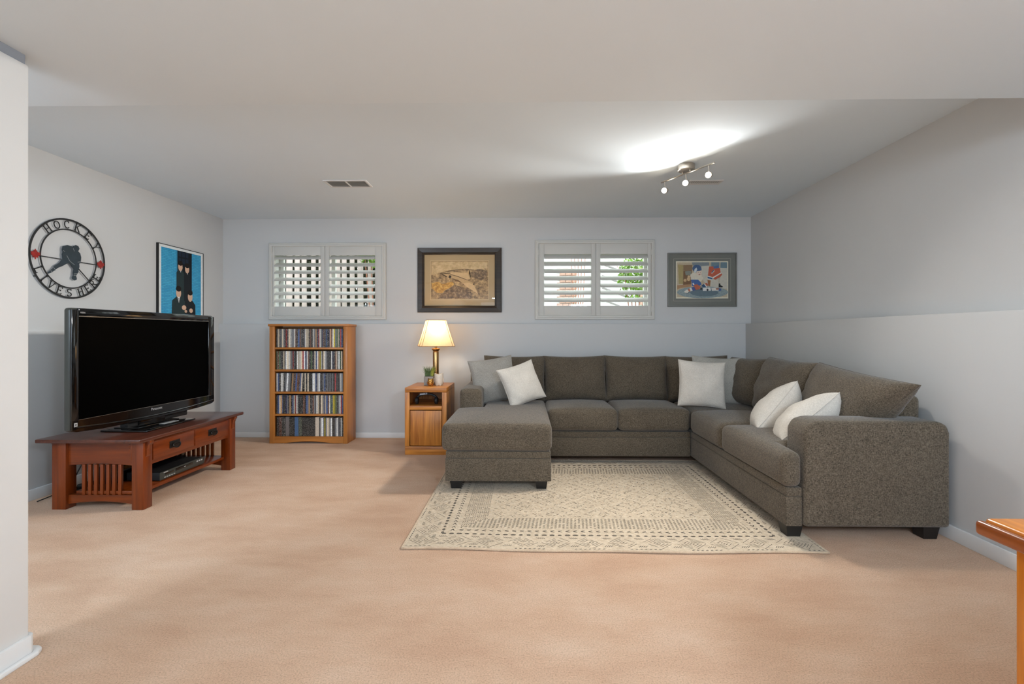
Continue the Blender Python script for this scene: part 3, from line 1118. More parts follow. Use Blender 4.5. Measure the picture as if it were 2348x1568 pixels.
bm = bmesh.new()
x0, x1 = -TVW / 2, TVW / 2
outer = [(x0, zz(.545)), (x0 + .03, zz(.534)), (x0 + .2, zz(.522)), (0, zz(.514)), (x1 - .2, zz(.522)), (x1 - .03, zz(.534)), (x1, zz(.548)), (x1, zz(1.270)), (x1 - .012, zz(1.281)), (x0 + .012, zz(1.281)), (x0, zz(1.270))]
finish('housing', prism(outer, .006, .045, 'XZ', .008, 2), 'charcoal_side', tv, smooth=True)
# glossy bezel as a ring in front of the housing
sx0, sx1, sz0, sz1 = x0 + .044, x1 - .072, zz(.606), zz(1.229)
bz = boxes([(x0, sx0, -.006, .0075, zz(.545), zz(1.272)), (sx1, x1, -.006, .0075, zz(.548), zz(1.272)), (sx0, sx1, -.006, .0075, sz1, zz(1.280))], .004, 2)
lower = [(x0, zz(.545)), (x0 + .03, zz(.534)), (x0 + .2, zz(.522)), (0, zz(.514)), (x1 - .2, zz(.522)), (x1 - .03, zz(.534)), (x1, zz(.548)), (x1, sz0), (x0, sz0)]
merge(bz, prism(lower, -.006, .0075, 'XZ', .003, 1))
finish('bezel', bz, 'black_gloss', tv, smooth=True)
box('screen', (sx0 - .002, sx1 + .002, .0035, .008, sz0 - .002, sz1 + .002), 'screen', tv)
ln = boxes([(sx0, sx1, -.0066, -.0045, sz1, sz1 + .004), (sx0, sx1 + .03, -.0068, -.0045, sz0 - .0025, sz0)], 0)
ln.free()
for e_ in ((sx0, sx1, -.0066, -.0045, sz1, sz1 + .004), (sx0, sx1 + .03, -.0068, -.0045, sz0 - .0025, sz0)):
    box('bezel_line', e_, 'chrome_line', tv)
# curved lower lip catching the light
lip = []
for k in range(25):
    u = x0 + .02 + (TVW - .04) * k / 24
    lip.append((u, -.007, zz(.551) - .026 * (1 - (2 * k / 24 - 1) ** 2) + .012))
finish('lower_lip', tube(lip, .006, 8), 'black_gloss', tv, smooth=True, angle=80)
rot_front = Matrix.Rotation(R(90), 4, 'X')
b = text_bm('Panasonic', .026)
finish('brand_lettering', xform(b, Matrix.Translation((.005, -.0072, zz(.583))) @ rot_front), 'silver', tv)
b = text_bm('VIERA', .013)
finish('series_lettering', xform(b, Matrix.Translation((x0 + .068, -.0072, zz(1.253))) @ rot_front), 'silver', tv)
sk = box('sticker', (x0 + .014, x0 + .034, -.0072, -.0060, zz(.566), zz(.590)), 'silver', tv)
box('sticker_mark', (x0 + .020, x0 + .028, -.0076, -.0072, zz(.574), zz(.583)), 'black_matte', sk)
# pedestal
finish('neck', prism([(-.12, .02), (.12, .02), (.10, .07), (-.10, .07)], .006, zz(.535), 'XY', .004), 'black_gloss', tv, smooth=True)
box('neck_cover', (-.20, .36, .03, .085, zz(.478), zz(.54)), 'black_matte', tv, .004)
finish('pedestal', prism([(-.26, -.155), (.22, -.14), (.25, .16), (-.26, .17)], .0005, .012, 'XY', .004), 'black_gloss', tv, smooth=True)
finish('pedestal_step', prism([(-.20, -.05), (.17, -.05), (.19, .13), (-.20, .13)], .012, .020, 'XY', .003), 'black_gloss', tv, smooth=True)
box('pedestal_plate', (-.03, .11, -.092, -.052, .0118, .0135), 'silver', tv)

# ------------------------------------------------------------------ bookcase
bc = thing('bookcase', 'oak five shelf bookcase packed with disc cases', 'bookcase', (-2.23, 4.96, 0))
BX0, BX1, BY0, BY1 = -2.633, -1.826, 4.845, 5.085
finish('side_panel', rbox(BX0, BX0 + .02, BY0 + .018, BY1, 0, 1.205, .002), 'oakbZ', bc, smooth=True)
finish('side_panel', rbox(BX1 - .02, BX1, BY0 + .018, BY1, 0, 1.205, .002), 'oakbZ', bc, smooth=True)
finish('stile', rbox(BX0, -2.580, BY0, BY0 + .018, 0, 1.205, .002), 'oakbZ', bc, smooth=True)
finish('stile', rbox(-1.868, BX1, BY0, BY0 + .018, 0, 1.205, .002), 'oakbZ', bc, smooth=True)
box('back_panel', (BX0 + .02, BX1 - .02, BY1 - .006, BY1, .02, 1.2), 'oakbZ', bc)
finish('top_board', rbox(BX0 - .012, BX1 + .012, BY0 - .012, BY1, 1.205, 1.229, .006, 3), 'oakbX', bc, smooth=True)
SH = (.988, .760, .531, .302, .070)
for z in SH[:4]:
    box('shelf', (BX0 + .02, BX1 - .02, BY0 + .004, BY1 - .006, z - .020, z), 'oakbX', bc, .002)
box('shelf', (BX0 + .02, BX1 - .02, BY0 + .018, BY1 - .006, .05, .07), 'oakbX', bc, .002)
plinth = [(-2.580, .070), (-1.868, .070), (-1.868, .004), (-1.93, .004)] + [(-1.98 - .49 * k / 10, .004 + .02 * math.sin(PI * k / 10)) for k in range(11)] + [(-2.52, .004), (-2.580, .004)]
finish('plinth', prism(plinth, BY0, BY0 + .018, 'XZ'), 'oakbX', bc)


# disc cases
def case_mat():
    m, nt, ns, ls, b = new_mat('disc_case_sleeve')
    oi = ns.new('ShaderNodeObjectInfo')
    tc = ns.new('ShaderNodeTexCoord')
    add = ns.new('ShaderNodeVectorMath')
    add.operation = 'ADD'
    sc = ns.new('ShaderNodeVectorMath')
    sc.operation = 'SCALE'
    cmb = ns.new('ShaderNodeCombineXYZ')
    for i in range(3):
        ls.new(oi.outputs['Random'], cmb.inputs[i])
    sc.inputs['Scale'].default_value = 37.0
    ls.new(cmb.outputs[0], sc.inputs[0])
    ls.new(tc.outputs['Object'], add.inputs[0])
    ls.new(sc.outputs[0], add.inputs[1])
    mp = ns.new('ShaderNodeMapping')
    mp.inputs['Scale'].default_value = (420, 10, 230)
    ls.new(add.outputs[0], mp.inputs[0])
    n = ns.new('ShaderNodeTexNoise')
    n.inputs['Scale'].default_value = 1.0
    n.inputs['Detail'].default_value = 2
    ls.new(mp.outputs[0], n.inputs['Vector'])
    r = ramp(nt, n.outputs['Fac'], [(0.585, (0, 0, 0)), (0.63, (1, 1, 1))])
    # contrasting print: dark on pale sleeves, pale on dark ones
    bw = ns.new('ShaderNodeRGBToBW')
    ls.new(oi.outputs['Color'], bw.inputs[0])
    r2 = ramp(nt, bw.outputs[0], [(0.10, (.62, .58, .52)), (0.16, (.05, .045, .045))])
    mx = ns.new('ShaderNodeMix')
    mx.data_type = 'RGBA'
    ls.new(r.outputs[0], mx.inputs[0])
    ls.new(oi.outputs['Color'], mx.inputs[6])
    ls.new(r2.outputs[0], mx.inputs[7])
    ls.new(mx.outputs[2], b.inputs['Base Color'])
    b.inputs['Roughness'].default_value = 0.32
    return m


MAT['case'] = case_mat()
PAL = [('white', (240, 236, 228), 24), ('cream', (222, 206, 182), 12), ('black', (24, 22, 24), 26), ('grey', (128, 128, 130), 14), ('charcoal', (58, 58, 62), 10),
       ('blue', (56, 84, 134), 9), ('red', (150, 28, 30), 4), ('brown', (104, 66, 48), 8), ('tan', (190, 150, 112), 4), ('green', (70, 92, 62), 3), ('yellow', (196, 178, 70), 2), ('navy', (34, 38, 74), 4)]
CM = {}


def case_mesh(w, h):
    key = (round(w, 4), round(h, 4))
    if key not in CM:
        bm = rbox(-w / 2, w / 2, 0, .135, 0, h, min(.0016, w / 6), 1)
        bmesh.ops.recalc_face_normals(bm, faces=bm.faces[:])
        me = bpy.data.meshes.new('disc_case')
        bm.to_mesh(me)
        bm.free()
        me.materials.append(MAT['case'])
        CM[key] = me
    return CM[key]


def ordinal(n):
    suf = 'th' if 10 <= n % 100 <= 20 else {1: 'st', 2: 'nd', 3: 'rd'}.get(n % 10, 'th')
    return str(n) + suf


SHN = ('top shelf', 'second shelf', 'third shelf', 'fourth shelf', 'bottom shelf')
pr = random.Random(42)
rows = []
for r_ in range(5):
    x = -2.574
    lst = []
    if r_ == 4:
        for nm, c, w, h in (('black', (30, 28, 28), .026, .198), ('brown', (74, 36, 26), .030, .196), ('black', (30, 32, 32), .034, .198), ('grey', (128, 122, 120), .040, .200), ('black', (22, 22, 20), .056, .196),
                            ('blue', (82, 112, 150), .038, .198), ('green', (66, 72, 58), .034, .196), ('black', (16, 15, 17), .094, .194), ('black', (24, 24, 24), .042, .196), ('cream', (222, 206, 186), .040, .197)):
            lst.append((nm, c, w, h))
            x += w + .001
        x += .0
    while x < -1.874 - (.0275 if r_ == 2 else .0155):
        tot = sum(p[2] for p in PAL)
        q = pr.uniform(0, tot)
        for nm, c, wt in PAL:
            q -= wt
            if q <= 0:
                break
        if r_ == 0 and len(lst) in (31,):
            nm, c = 'red', (176, 20, 34)
        if r_ == 3 and len(lst) == 14:
            nm, c = 'red', (150, 20, 30)
        jit = pr.uniform(.82, 1.15)
        c = tuple(min(255, v * jit) for v in c)
        w = pr.choice((.0138, .0138, .0138, .0145, .0105))
        lst.append((nm, c, w, .190))
        x += w + .0006
    rows.append(lst)
tie = {}
for r_, lst in enumerate(rows):
    x = -2.574
    for i, (nm, c, w, h) in enumerate(lst):
        if r_ == 2 and i == 20:
            x += .0108       # the leaning cases need room at their tops
        o = bpy.data.objects.new('disc_case', case_mesh(w, h))
        COL.objects.link(o)
        dy = pr.uniform(0, .008)
        o.location = (x + w / 2, BY0 + .022 + dy, SH[r_] + .0008)
        if r_ == 2 and 5 <= i <= 19:
            o.rotation_euler = (0, R(3.2), 0)
            o.location.z += .0007
            x += .00008
        o.color = (*lin(c), 1)
        ex = 'wide ' if w > .05 else ''
        tag(o, '%s%s-spined disc case, %s from the left on the bookcase %s' % (ex, nm, ordinal(i + 1), SHN[r_]), 'disc case', 'disc cases on the %s of the bookcase' % SHN[r_])
        x += w + (.0006 if w < .02 else .001)

# ------------------------------------------------------------------ end table
et = thing('end_table', 'oak end table with open cubby above a flush door', 'end table', (-.928, 4.655, 0))
EX0, EX1, EY0, EY1 = -1.123, -.733, 4.41, 4.90
finish('top_panel', rbox(EX0, EX1, EY0, EY1, .583, .625, .003), 'oakX', et, smooth=True)
finish('side_panel', rbox(EX0, EX0 + .018, EY0 + .018, EY1, 0, .583), 'oakZ', et)
finish('side_panel', rbox(EX1 - .018, EX1, EY0 + .018, EY1, 0, .583), 'oakZ', et)
finish('stile', rbox(EX0, EX0 + .043, EY0, EY0 + .018, .08, .582, .0015), 'oakZ', et, smooth=True)
finish('stile', rbox(EX1 - .043, EX1, EY0, EY0 + .018, .08, .582, .0015), 'oakZ', et, smooth=True)
finish('rail', rbox(EX0 + .0445, EX1 - .0445, EY0 + .001, EY0 + .018, .418, .456, .0015), 'oakX', et, smooth=True)
finish('cubby_floor', rbox(EX0 + .018, EX1 - .018, EY0 + .018, EY1 - .006, .440, .456), 'oakX', et)
finish('back_panel', rbox(EX0 + .018, EX1 - .018, EY1 - .006, EY1, .02, .583), 'oakZ', et)
finish('plinth', rbox(EX0 + .001, EX1 - .001, EY0 + .002, EY0 + .02, 0, .078, .0015), 'oakX', et, smooth=True)
finish('door', rbox(EX0 + .049, EX1 - .049, EY0 + .006, EY0 + .024, .084, .411, .002), 'oakZ', et, smooth=True)

gd = thing('electronic_gadget', 'black electronic gadget with a grey strip inside the end table cubby', 'gadget', (-.93, 4.52, .457))
for xx in (-1.03, -.845):
    cup = lathe([(0, 0), (.026, 0), (.034, .008), (.036, .02), (.030, .03), (0, .033)], 20)
    xform(cup, Matrix.Translation((xx - (.016 if xx < -.9 else -.016) * 0, 4.50, .457 + .038)) @ Matrix.Rotation(R(90 if xx < -.9 else -90), 4, 'Y') @ Matrix.Translation((0, 0, -.016)))
    finish('ear_cup', cup, 'black_matte', gd, smooth=True)
arcp = [(-.9375 + .0975 * math.cos(a), 4.505, .505 + .052 * math.sin(a)) for a in [PI * k / 14 for k in range(15)]]
finish('head_band', tube(arcp, .011, 8), 'black_matte', gd, smooth=True, angle=80)
s = rbox(-.036, .036, -.004, .004, -.0085, .0085, .002)
xform(s, Matrix.Translation((-.965, 4.489, .5575)) @ Matrix.Rotation(R(-7), 4, 'Y'))
sp = finish('grey_strip', s, 'remote', gd, smooth=True)
s = rbox(-.004, .004, -.002, .001, -.004, .004, .001)
xform(s, Matrix.Translation((-.943, 4.4845, .560)))
finish('strip_mark', s, 'black_matte', sp)

# ------------------------------------------------------------------ table lamp
LX, LY = -.905, 4.79
lp = thing('table_lamp', 'lit table lamp with square cream shade and antique brass column', 'lamp', (LX, LY, .626))
finish('base', lathe([(0, .626), (.075, .626), (.078, .632), (.075, .640), (.055, .650), (.038, .658), (.030, .675), (.0, .676)], 32, LX, LY), 'brass', lp, smooth=True)
finish('column', lathe([(.026, .672), (.030, .70), (.030, .94), (.027, .95), (.033, .956), (.027, .962)], 32, LX, LY), 'brass', lp, smooth=True)
finish('collar', lathe([(0, .960), (.038, .962), (.042, .974), (.040, .980), (.012, .986), (.011, 1.03), (0, 1.03)], 32, LX, LY), 'brass', lp, smooth=True)


def shade_mat():
    m, nt, ns, ls, b = new_mat('lamp_shade_cloth')
    ns.remove(b)
    out = ns['Material Output']
    d = ns.new('ShaderNodeBsdfDiffuse')
    t = ns.new('ShaderNodeBsdfTranslucent')
    n = noise_node(nt, mapped(nt, (1, 1, .2)), 300, 2)
    r = ramp(nt, n.outputs['Fac'], [(.3, lin((236, 208, 168))), (.7, lin((246, 222, 186)))])
    ls.new(r.outputs[0], d.inputs[0])
    ls.new(r.outputs[0], t.inputs[0])
    mx = ns.new('ShaderNodeMixShader')
    mx.inputs[0].default_value = .55
    ls.new(d.outputs[0], mx.inputs[1])
    ls.new(t.outputs[0], mx.inputs[2])
    ls.new(mx.outputs[0], out.inputs[0])
    return m


MAT['shade'] = shade_mat()
MAT['shade_trim'] = fabric('shade_trim_cloth', (150, 116, 80), (176, 140, 100), 400)
z0s, z1s = 1.004, 1.263
ang0 = R(-29)
hb, ht = .203 / math.cos(R(29)), .112 / math.cos(R(29))


def shade_ring(t):
    # slightly flared bell, square with nipped corners
    r_ = hb + (ht - hb) * (t ** .92)
    pts = []
    for k in range(4):
        a = ang0 + k * PI / 2
        for da in (-R(4), R(4)):
            pts.append((LX + r_ * math.cos(a + da) * (1 / math.cos(R(4))) * .985, LY + r_ * math.sin(a + da) * .985, z0s + (z1s - z0s) * t))
    return pts


bm = bmesh.new()
rings = [[bm.verts.new(p) for p in shade_ring(k / 8)] for k in range(9)]
for A, B in zip(rings, rings[1:]):
    for k in range(8):
        bm.faces.new((A[k], A[(k + 1) % 8], B[(k + 1) % 8], B[k]))
sh = finish('shade', bm, 'shade', lp, smooth=False)
for k in range(4):
    for q in (0, 1):
        pts = [shade_ring(t / 8)[2 * k + q] for t in range(9)]
        finish('shade_piping', tube(pts, .0022, 6), 'shade_trim', sh, smooth=True, angle=80)
for t in (0.0, 1.0):
    finish('shade_rim', tube(shade_ring(t), .003, 6, closed=True), 'shade_trim', sh)
bulb_m = emit('warm_bulb', (1.0, .78, .50), 12)
MAT['bulb'] = bulb_m
finish('bulb', lathe([(0, 1.03), (.012, 1.032), (.014, 1.05), (.028, 1.085), (.030, 1.105), (.022, 1.128), (0, 1.138)], 20, LX, LY), 'bulb', lp, smooth=True)
ll = bpy.data.lights.new('table_lamp_light', 'POINT')
ll.energy = 5
ll.color = (1.0, .82, .60)
ll.shadow_soft_size = .045
lo = bpy.data.objects.new('table_lamp_light', ll)
COL.objects.link(lo)
lo.location = (LX, LY, 1.165)

# ------------------------------------------------------------------ small things on the end table
gp = thing('potted_grass', 'small grey square pot with spiky green grass on the end table', 'plant', (-.945, 4.64, .626))
pot = rbox(-.987, -.897, 4.60, 4.69, .626, .712, .004)
finish('pot', pot, 'pot', gp, smooth=True)
box('soil', (-.981, -.903, 4.606, 4.684, .712, .7145), 'dark', gp)
MAT['blade'] = M('grass_blade', (82, 104, 56), .6, var=.35, nscale=60)
MAT['blade_y'] = M('yellow_grass_blade', (168, 168, 62), .6, var=.2, nscale=60)
gr = random.Random(5)
for mname, cnt in (('blade', 120), ('blade_y', 26)):
    bm = bmesh.new()
    for i in range(cnt):
        bx = gr.uniform(-.978, -.906) if mname == 'blade' else gr.uniform(-.922, -.905)
        by = gr.uniform(4.61, 4.68)
        H_ = gr.uniform(.06, .105)
        dx = (bx + .942) * gr.uniform(.3, 1.1) + gr.uniform(-.012, .012)
        dy = gr.uniform(-.02, .02)
        w = .0022
        pts = [Vector((bx + dx * t * t, by + dy * t * t, .713 + H_ * t)) for t in (0, .4, .75, 1)]
        L = [bm.verts.new(p + Vector((-w * (1 - k / 3.2), 0, 0))) for k, p in enumerate(pts)]
        Rr = [bm.verts.new(p + Vector((w * (1 - k / 3.2), .0012, 0))) for k, p in enumerate(pts)]
        for k in range(3):
            bm.faces.new((L[k], Rr[k], Rr[k + 1], L[k + 1]))
    g_ = finish('grass_blades', bm, mname, gp)
    g_['kind'] = 'stuff'


def owl(name, label, x, y, z, s, mat, rotz=0):
    """owl-shaped vessel: rounded body, two ear tufts, ringed eyes, beak and wings"""
    t = thing(name, label, 'owl figurine', (x, y, z), rotz or R(.01))
    prof = [(0, 0), (.030, 0), (.036, .004), (.041, .025), (.043, .050), (.041, .075), (.040, .092), (.036, .100), (0, .100)]
    bm = lathe([(r * s, q * s) for r, q in prof], 28)
    for v in bm.verts:       # pull the head up into two ear tufts
        zz_ = v.co.z / s
        if zz_ > .085:
            u = v.co.x / (.04 * s)
            v.co.z += s * .016 * (abs(u) ** 2.2) * (zz_ - .085) / .015
            v.co.x *= 1 + .10 * abs(u) * (zz_ - .085) / .015
    body = finish('body', bm, mat, t, smooth=True, angle=50)
    for sx in (-1, 1):
        e = lathe([(.004 * s, 0), (.011 * s, .001 * s), (.0125 * s, .003 * s), (.011 * s, .0048 * s), (.006 * s, .0035 * s), (.0045 * s, .006 * s), (0, .0065 * s)], 16)
        xform(e, Matrix.Translation((sx * .016 * s, -.0365 * s, .074 * s)) @ Matrix.Rotation(R(sx * 22), 4, 'Z') @ Matrix.Rotation(R(90), 4, 'X'))
        finish('eye', e, mat, t, smooth=True)
        w = lathe([(0, -.026 * s), (.010 * s, -.014 * s), (.013 * s, .004 * s), (.009 * s, .018 * s), (0, .024 * s)], 12, sx=.5)
        xform(w, Matrix.Translation((sx * .042 * s, -.006 * s, .044 * s)))
        finish('wing', w, mat, t, smooth=True)
    bk = lathe([(0, 0), (.005 * s, .009 * s), (0, .014 * s)], 8)
    xform(bk, Matrix.Translation((0, -.041 * s, .056 * s)) @ Matrix.Rotation(R(-12), 4, 'X'))
    finish('beak', bk, mat, t, smooth=True)
    for sx in (-1, 1):
        f = lathe([(0, 0), (.010 * s, .001 * s), (.010 * s, .005 * s), (0, .008 * s)], 10)
        xform(f, Matrix.Translation((sx * .014 * s, -.030 * s, 0)))
        finish('foot', f, mat, t, smooth=True)
    return t


owl('owl_pot', 'cream glazed ceramic owl pot on the end table', -.846, 4.635, .626, 1.06, 'owl_white', R(6))
owl('owl_figurine', 'tiny gold owl figurine in front of the grass pot', -.913, 4.565, .626, .66, 'gold', R(-3))


# ------------------------------------------------------------------ wall pictures
def flat_colour(c):
    key = 'print_%d_%d_%d' % tuple(c)
    if key not in MAT:
        MAT[key] = M(key, c, .7, var=.07, nscale=40, spec=.2)
    return key


def poly_print(name, parent, layers, to3, step):
    """flat printed shapes, each layer a hair in front of the last; to3(a, b, depth) places a point"""
    bm = bmesh.new()
    mats = []
    for k, (c, pts) in enumerate(layers):
        m = c if isinstance(c, str) else flat_colour(c)
        if m not in mats:
            mats.append(m)
        f = bm.faces.new([bm.verts.new(to3(a, b, (k + 1) * step)) for a, b in pts])
        f.material_index = mats.index(m)
    bmesh.ops.triangulate(bm, faces=bm.faces[:])
    return finish(name, bm, mats, parent, recalc=False)


def ring_frame(x0, x1, z0, z1, prof, y):
    """mitred frame; prof is a list of (inset, towards the room)"""
    bm = bmesh.new()
    rings = []
    for d, p in prof:
        rings.append([bm.verts.new(c) for c in ((x0 + d, y - p, z0 + d), (x1 - d, y - p, z0 + d), (x1 - d, y - p, z1 - d), (x0 + d, y - p, z1 - d))])
    for A, B in zip(rings, rings[1:]):
        for k in range(4):
            bm.faces.new((A[k], A[(k + 1) % 4], B[(k + 1) % 4], B[k]))
    return bm


def ell(cx, cy, rx, ry, n=16, a0=0, a1=360):
    return [(cx + rx * math.cos(R(a0 + (a1 - a0) * k / n)), cy + ry * math.sin(R(a0 + (a1 - a0) * k / n))) for k in range(n + (0 if a1 - a0 == 360 else 1))]


# jet picture, espresso frame
JX, JZ = -.7225, 1.717
jp = thing('framed_picture', 'sepia jet aircraft print in a wide espresso frame', 'picture', (JX, YU, JZ - .354))
jx0, jx1, jz0, jz1 = JX - .4615, JX + .4615, JZ - .354, JZ + .354
finish('frame', ring_frame(jx0, jx1, jz0, jz1, [(0, 0), (0, .022), (.006, .028), (.05, .024), (.068, .030), (.074, .026), (.075, .010)], YU - .0005), 'frame_dark', jp)
box('backing_board', (jx0 + .02, jx1 - .02, YU - .008, YU - .001, jz0 + .02, jz1 - .02), 'frame_black', jp)
MAT['mat_tan'] = M('tan_mat_board', (186, 160, 120), .85, var=.03, nscale=3)
finish('mat_board', ring_frame(jx0 + .07, jx1 - .07, jz0 + .07, jz1 - .07, [(0, .011), (.076, .011), (.0775, .0095)], YU), 'mat_tan', jp)
finish('mat_bevel', ring_frame(jx0 + .140, jx1 - .140, jz0 + .138, jz1 - .138, [(0, .0112), (0, .013), (.003, .013), (.003, .0112)], YU), flat_colour((232, 206, 160)), jp)


def sepia_mat():
    m, nt, ns, ls, b = new_mat('sepia_landscape_print')
    mp = mapped(nt, (1, 1, 1.4))
    n = noise_node(nt, mp, 9, 6, .65)
    n2 = noise_node(nt, mp, 3.2, 3)
    r = ramp(nt, n.outputs['Fac'], [(.3, lin((112, 88, 62))), (.5, lin((168, 138, 98))), (.68, lin((206, 172, 122)))])
    r2 = ramp(nt, n2.outputs['Fac'], [(.35, (.78, .74, .7)), (.6, (1.0, 1.0, 1.0))])
    mul = ns.new('ShaderNodeMix')
    mul.data_type = 'RGBA'
    mul.blend_type = 'MULTIPLY'
    mul.inputs[0].default_value = 1
    ls.new(r.outputs[0], mul.inputs[6])
    ls.new(r2.outputs[0], mul.inputs[7])
    ls.new(mul.outputs[2], b.inputs['Base Color'])
    b.inputs['Roughness'].default_value = .7
    return m


MAT['sepia'] = sepia_mat()


def mottled(name, c0, c1, c2, scale):
    m, nt, ns, ls, b = new_mat(name)
    n = noise_node(nt, mapped(nt, (1, 1, 1.3)), scale, 8, .72)
    r = ramp(nt, n.outputs['Fac'], [(.36, lin(c0)), (.5, lin(c1)), (.62, lin(c2))])
    ls.new(r.outputs[0], b.inputs['Base Color'])
    b.inputs['Roughness'].default_value = .7
    return m


MAT['sepia_lt'] = mottled('sepia_sky_print', (178, 146, 100), (208, 178, 130), (222, 194, 148), 16)
MAT['sepia_gold'] = mottled('sepia_gold_print', (140, 98, 44), (200, 148, 66), (226, 186, 104), 26)
MAT['sepia_dk'] = mottled('sepia_forest_print', (78, 60, 42), (124, 98, 70), (176, 146, 108), 30)
MAT['sepia'] = mottled('sepia_mixed_print', (98, 76, 52), (162, 132, 92), (208, 174, 124), 22)


def J(a, b, d):
    return (JX + (a - 990) * .000546, YU - .0086 - d, JZ + (802 - b) * .000547)


poly_print('print', jp, [
    ('sepia', [(410, 420), (1565, 420), (1565, 1185), (410, 1185)]),
    ('sepia_lt', [(420, 430), (1555, 430), (1555, 560), (1300, 590), (1100, 570), (820, 600), (640, 640), (420, 700)]),
    ('sepia_gold', [(425, 860), (560, 830), (640, 880), (760, 850), (850, 830), (880, 880), (800, 950), (690, 1000), (640, 1060), (520, 1050), (430, 960)]),
    ('sepia_dk', [(800, 950), (900, 900), (1010, 930), (1090, 960), (1200, 1010), (1250, 1080), (1230, 1165), (560, 1165), (600, 1100), (690, 1020)]),
    ('sepia_dk', [(1210, 640), (1350, 585), (1540, 600), (1540, 760), (1420, 800), (1300, 760), (1230, 730)]),
    ((96, 76, 52), [(580, 655), (690, 650), (770, 668), (770, 690), (690, 672)]),
    ((196, 164, 120), [(640, 665), (780, 680), (920, 715), (1140, 800), (1270, 860), (1280, 905), (1130, 900), (1040, 860), (880, 770), (740, 730)]),
    ((90, 70, 48), [(580, 655), (640, 672), (745, 730), (715, 740)]),
    ((212, 180, 134), [(800, 640), (920, 640), (1030, 655), (1150, 650), (1205, 770), (1140, 795), (930, 715), (810, 680)]),
    ((216, 184, 138), [(1060, 860), (1180, 850), (1275, 900), (1368, 1085), (1240, 1000), (1130, 935), (1080, 890)]),
    ((190, 156, 110), [(1195, 580), (1205, 575), (1180, 660), (1215, 770), (1150, 650)]),
    ((66, 56, 44), [(785, 700), (826, 712), (806, 770), (762, 745)]),
    ((120, 92, 64), [(830, 765), (960, 795), (1040, 855), (900, 815)]),
    ((84, 66, 46), [(800, 680), (930, 712), (1150, 795), (1145, 803), (925, 722), (800, 690)]),
    ((60, 48, 36), [(1265, 860), (1288, 872), (1284, 900), (1266, 895)]),
], J, .00012)
box('glass', (jx0 + .072, jx1 - .072, YU - .0168, YU - .0152, jz0 + .072, jz1 - .072), 'glass', jp)

# hockey painting, grey mat
KX, KZ = 1.9235, 1.716
kp = thing('framed_picture', 'painting of a child in hockey gear in a pewter frame with grey mat', 'picture', (KX, YU, KZ - .294))
kx0, kx1, kz0, kz1 = KX - .3735, KX + .3735, KZ - .294, KZ + .294
finish('frame', ring_frame(kx0, kx1, kz0, kz1, [(0, 0), (0, .020), (.004, .024), (.010, .024), (.013, .018), (.013, .010)], YU - .0005), 'frame_grey', kp)
box('backing_board', (kx0 + .006, kx1 - .006, YU - .008, YU - .001, kz0 + .006, kz1 - .006), 'frame_black', kp)
MAT['mat_grey'] = M('grey_mat_board', (118, 119, 113), .85, var=.02)
finish('mat_board', ring_frame(kx0 + .008, kx1 - .008, kz0 + .008, kz1 - .008, [(0, .011), (.082, .011), (.083, .0095)], YU), 'mat_grey', kp)
finish('mat_bevel', ring_frame(kx0 + .064, kx1 - .064, kz0 + .062, kz1 - .062, [(0, .0112), (0, .0124), (.003, .0124), (.003, .0112)], YU), flat_colour((176, 174, 160)), kp)


def K(a, b, d):
    return (KX + (a - 990) * .000476, YU - .0086 - d, KZ + (800 - b) * .000482)


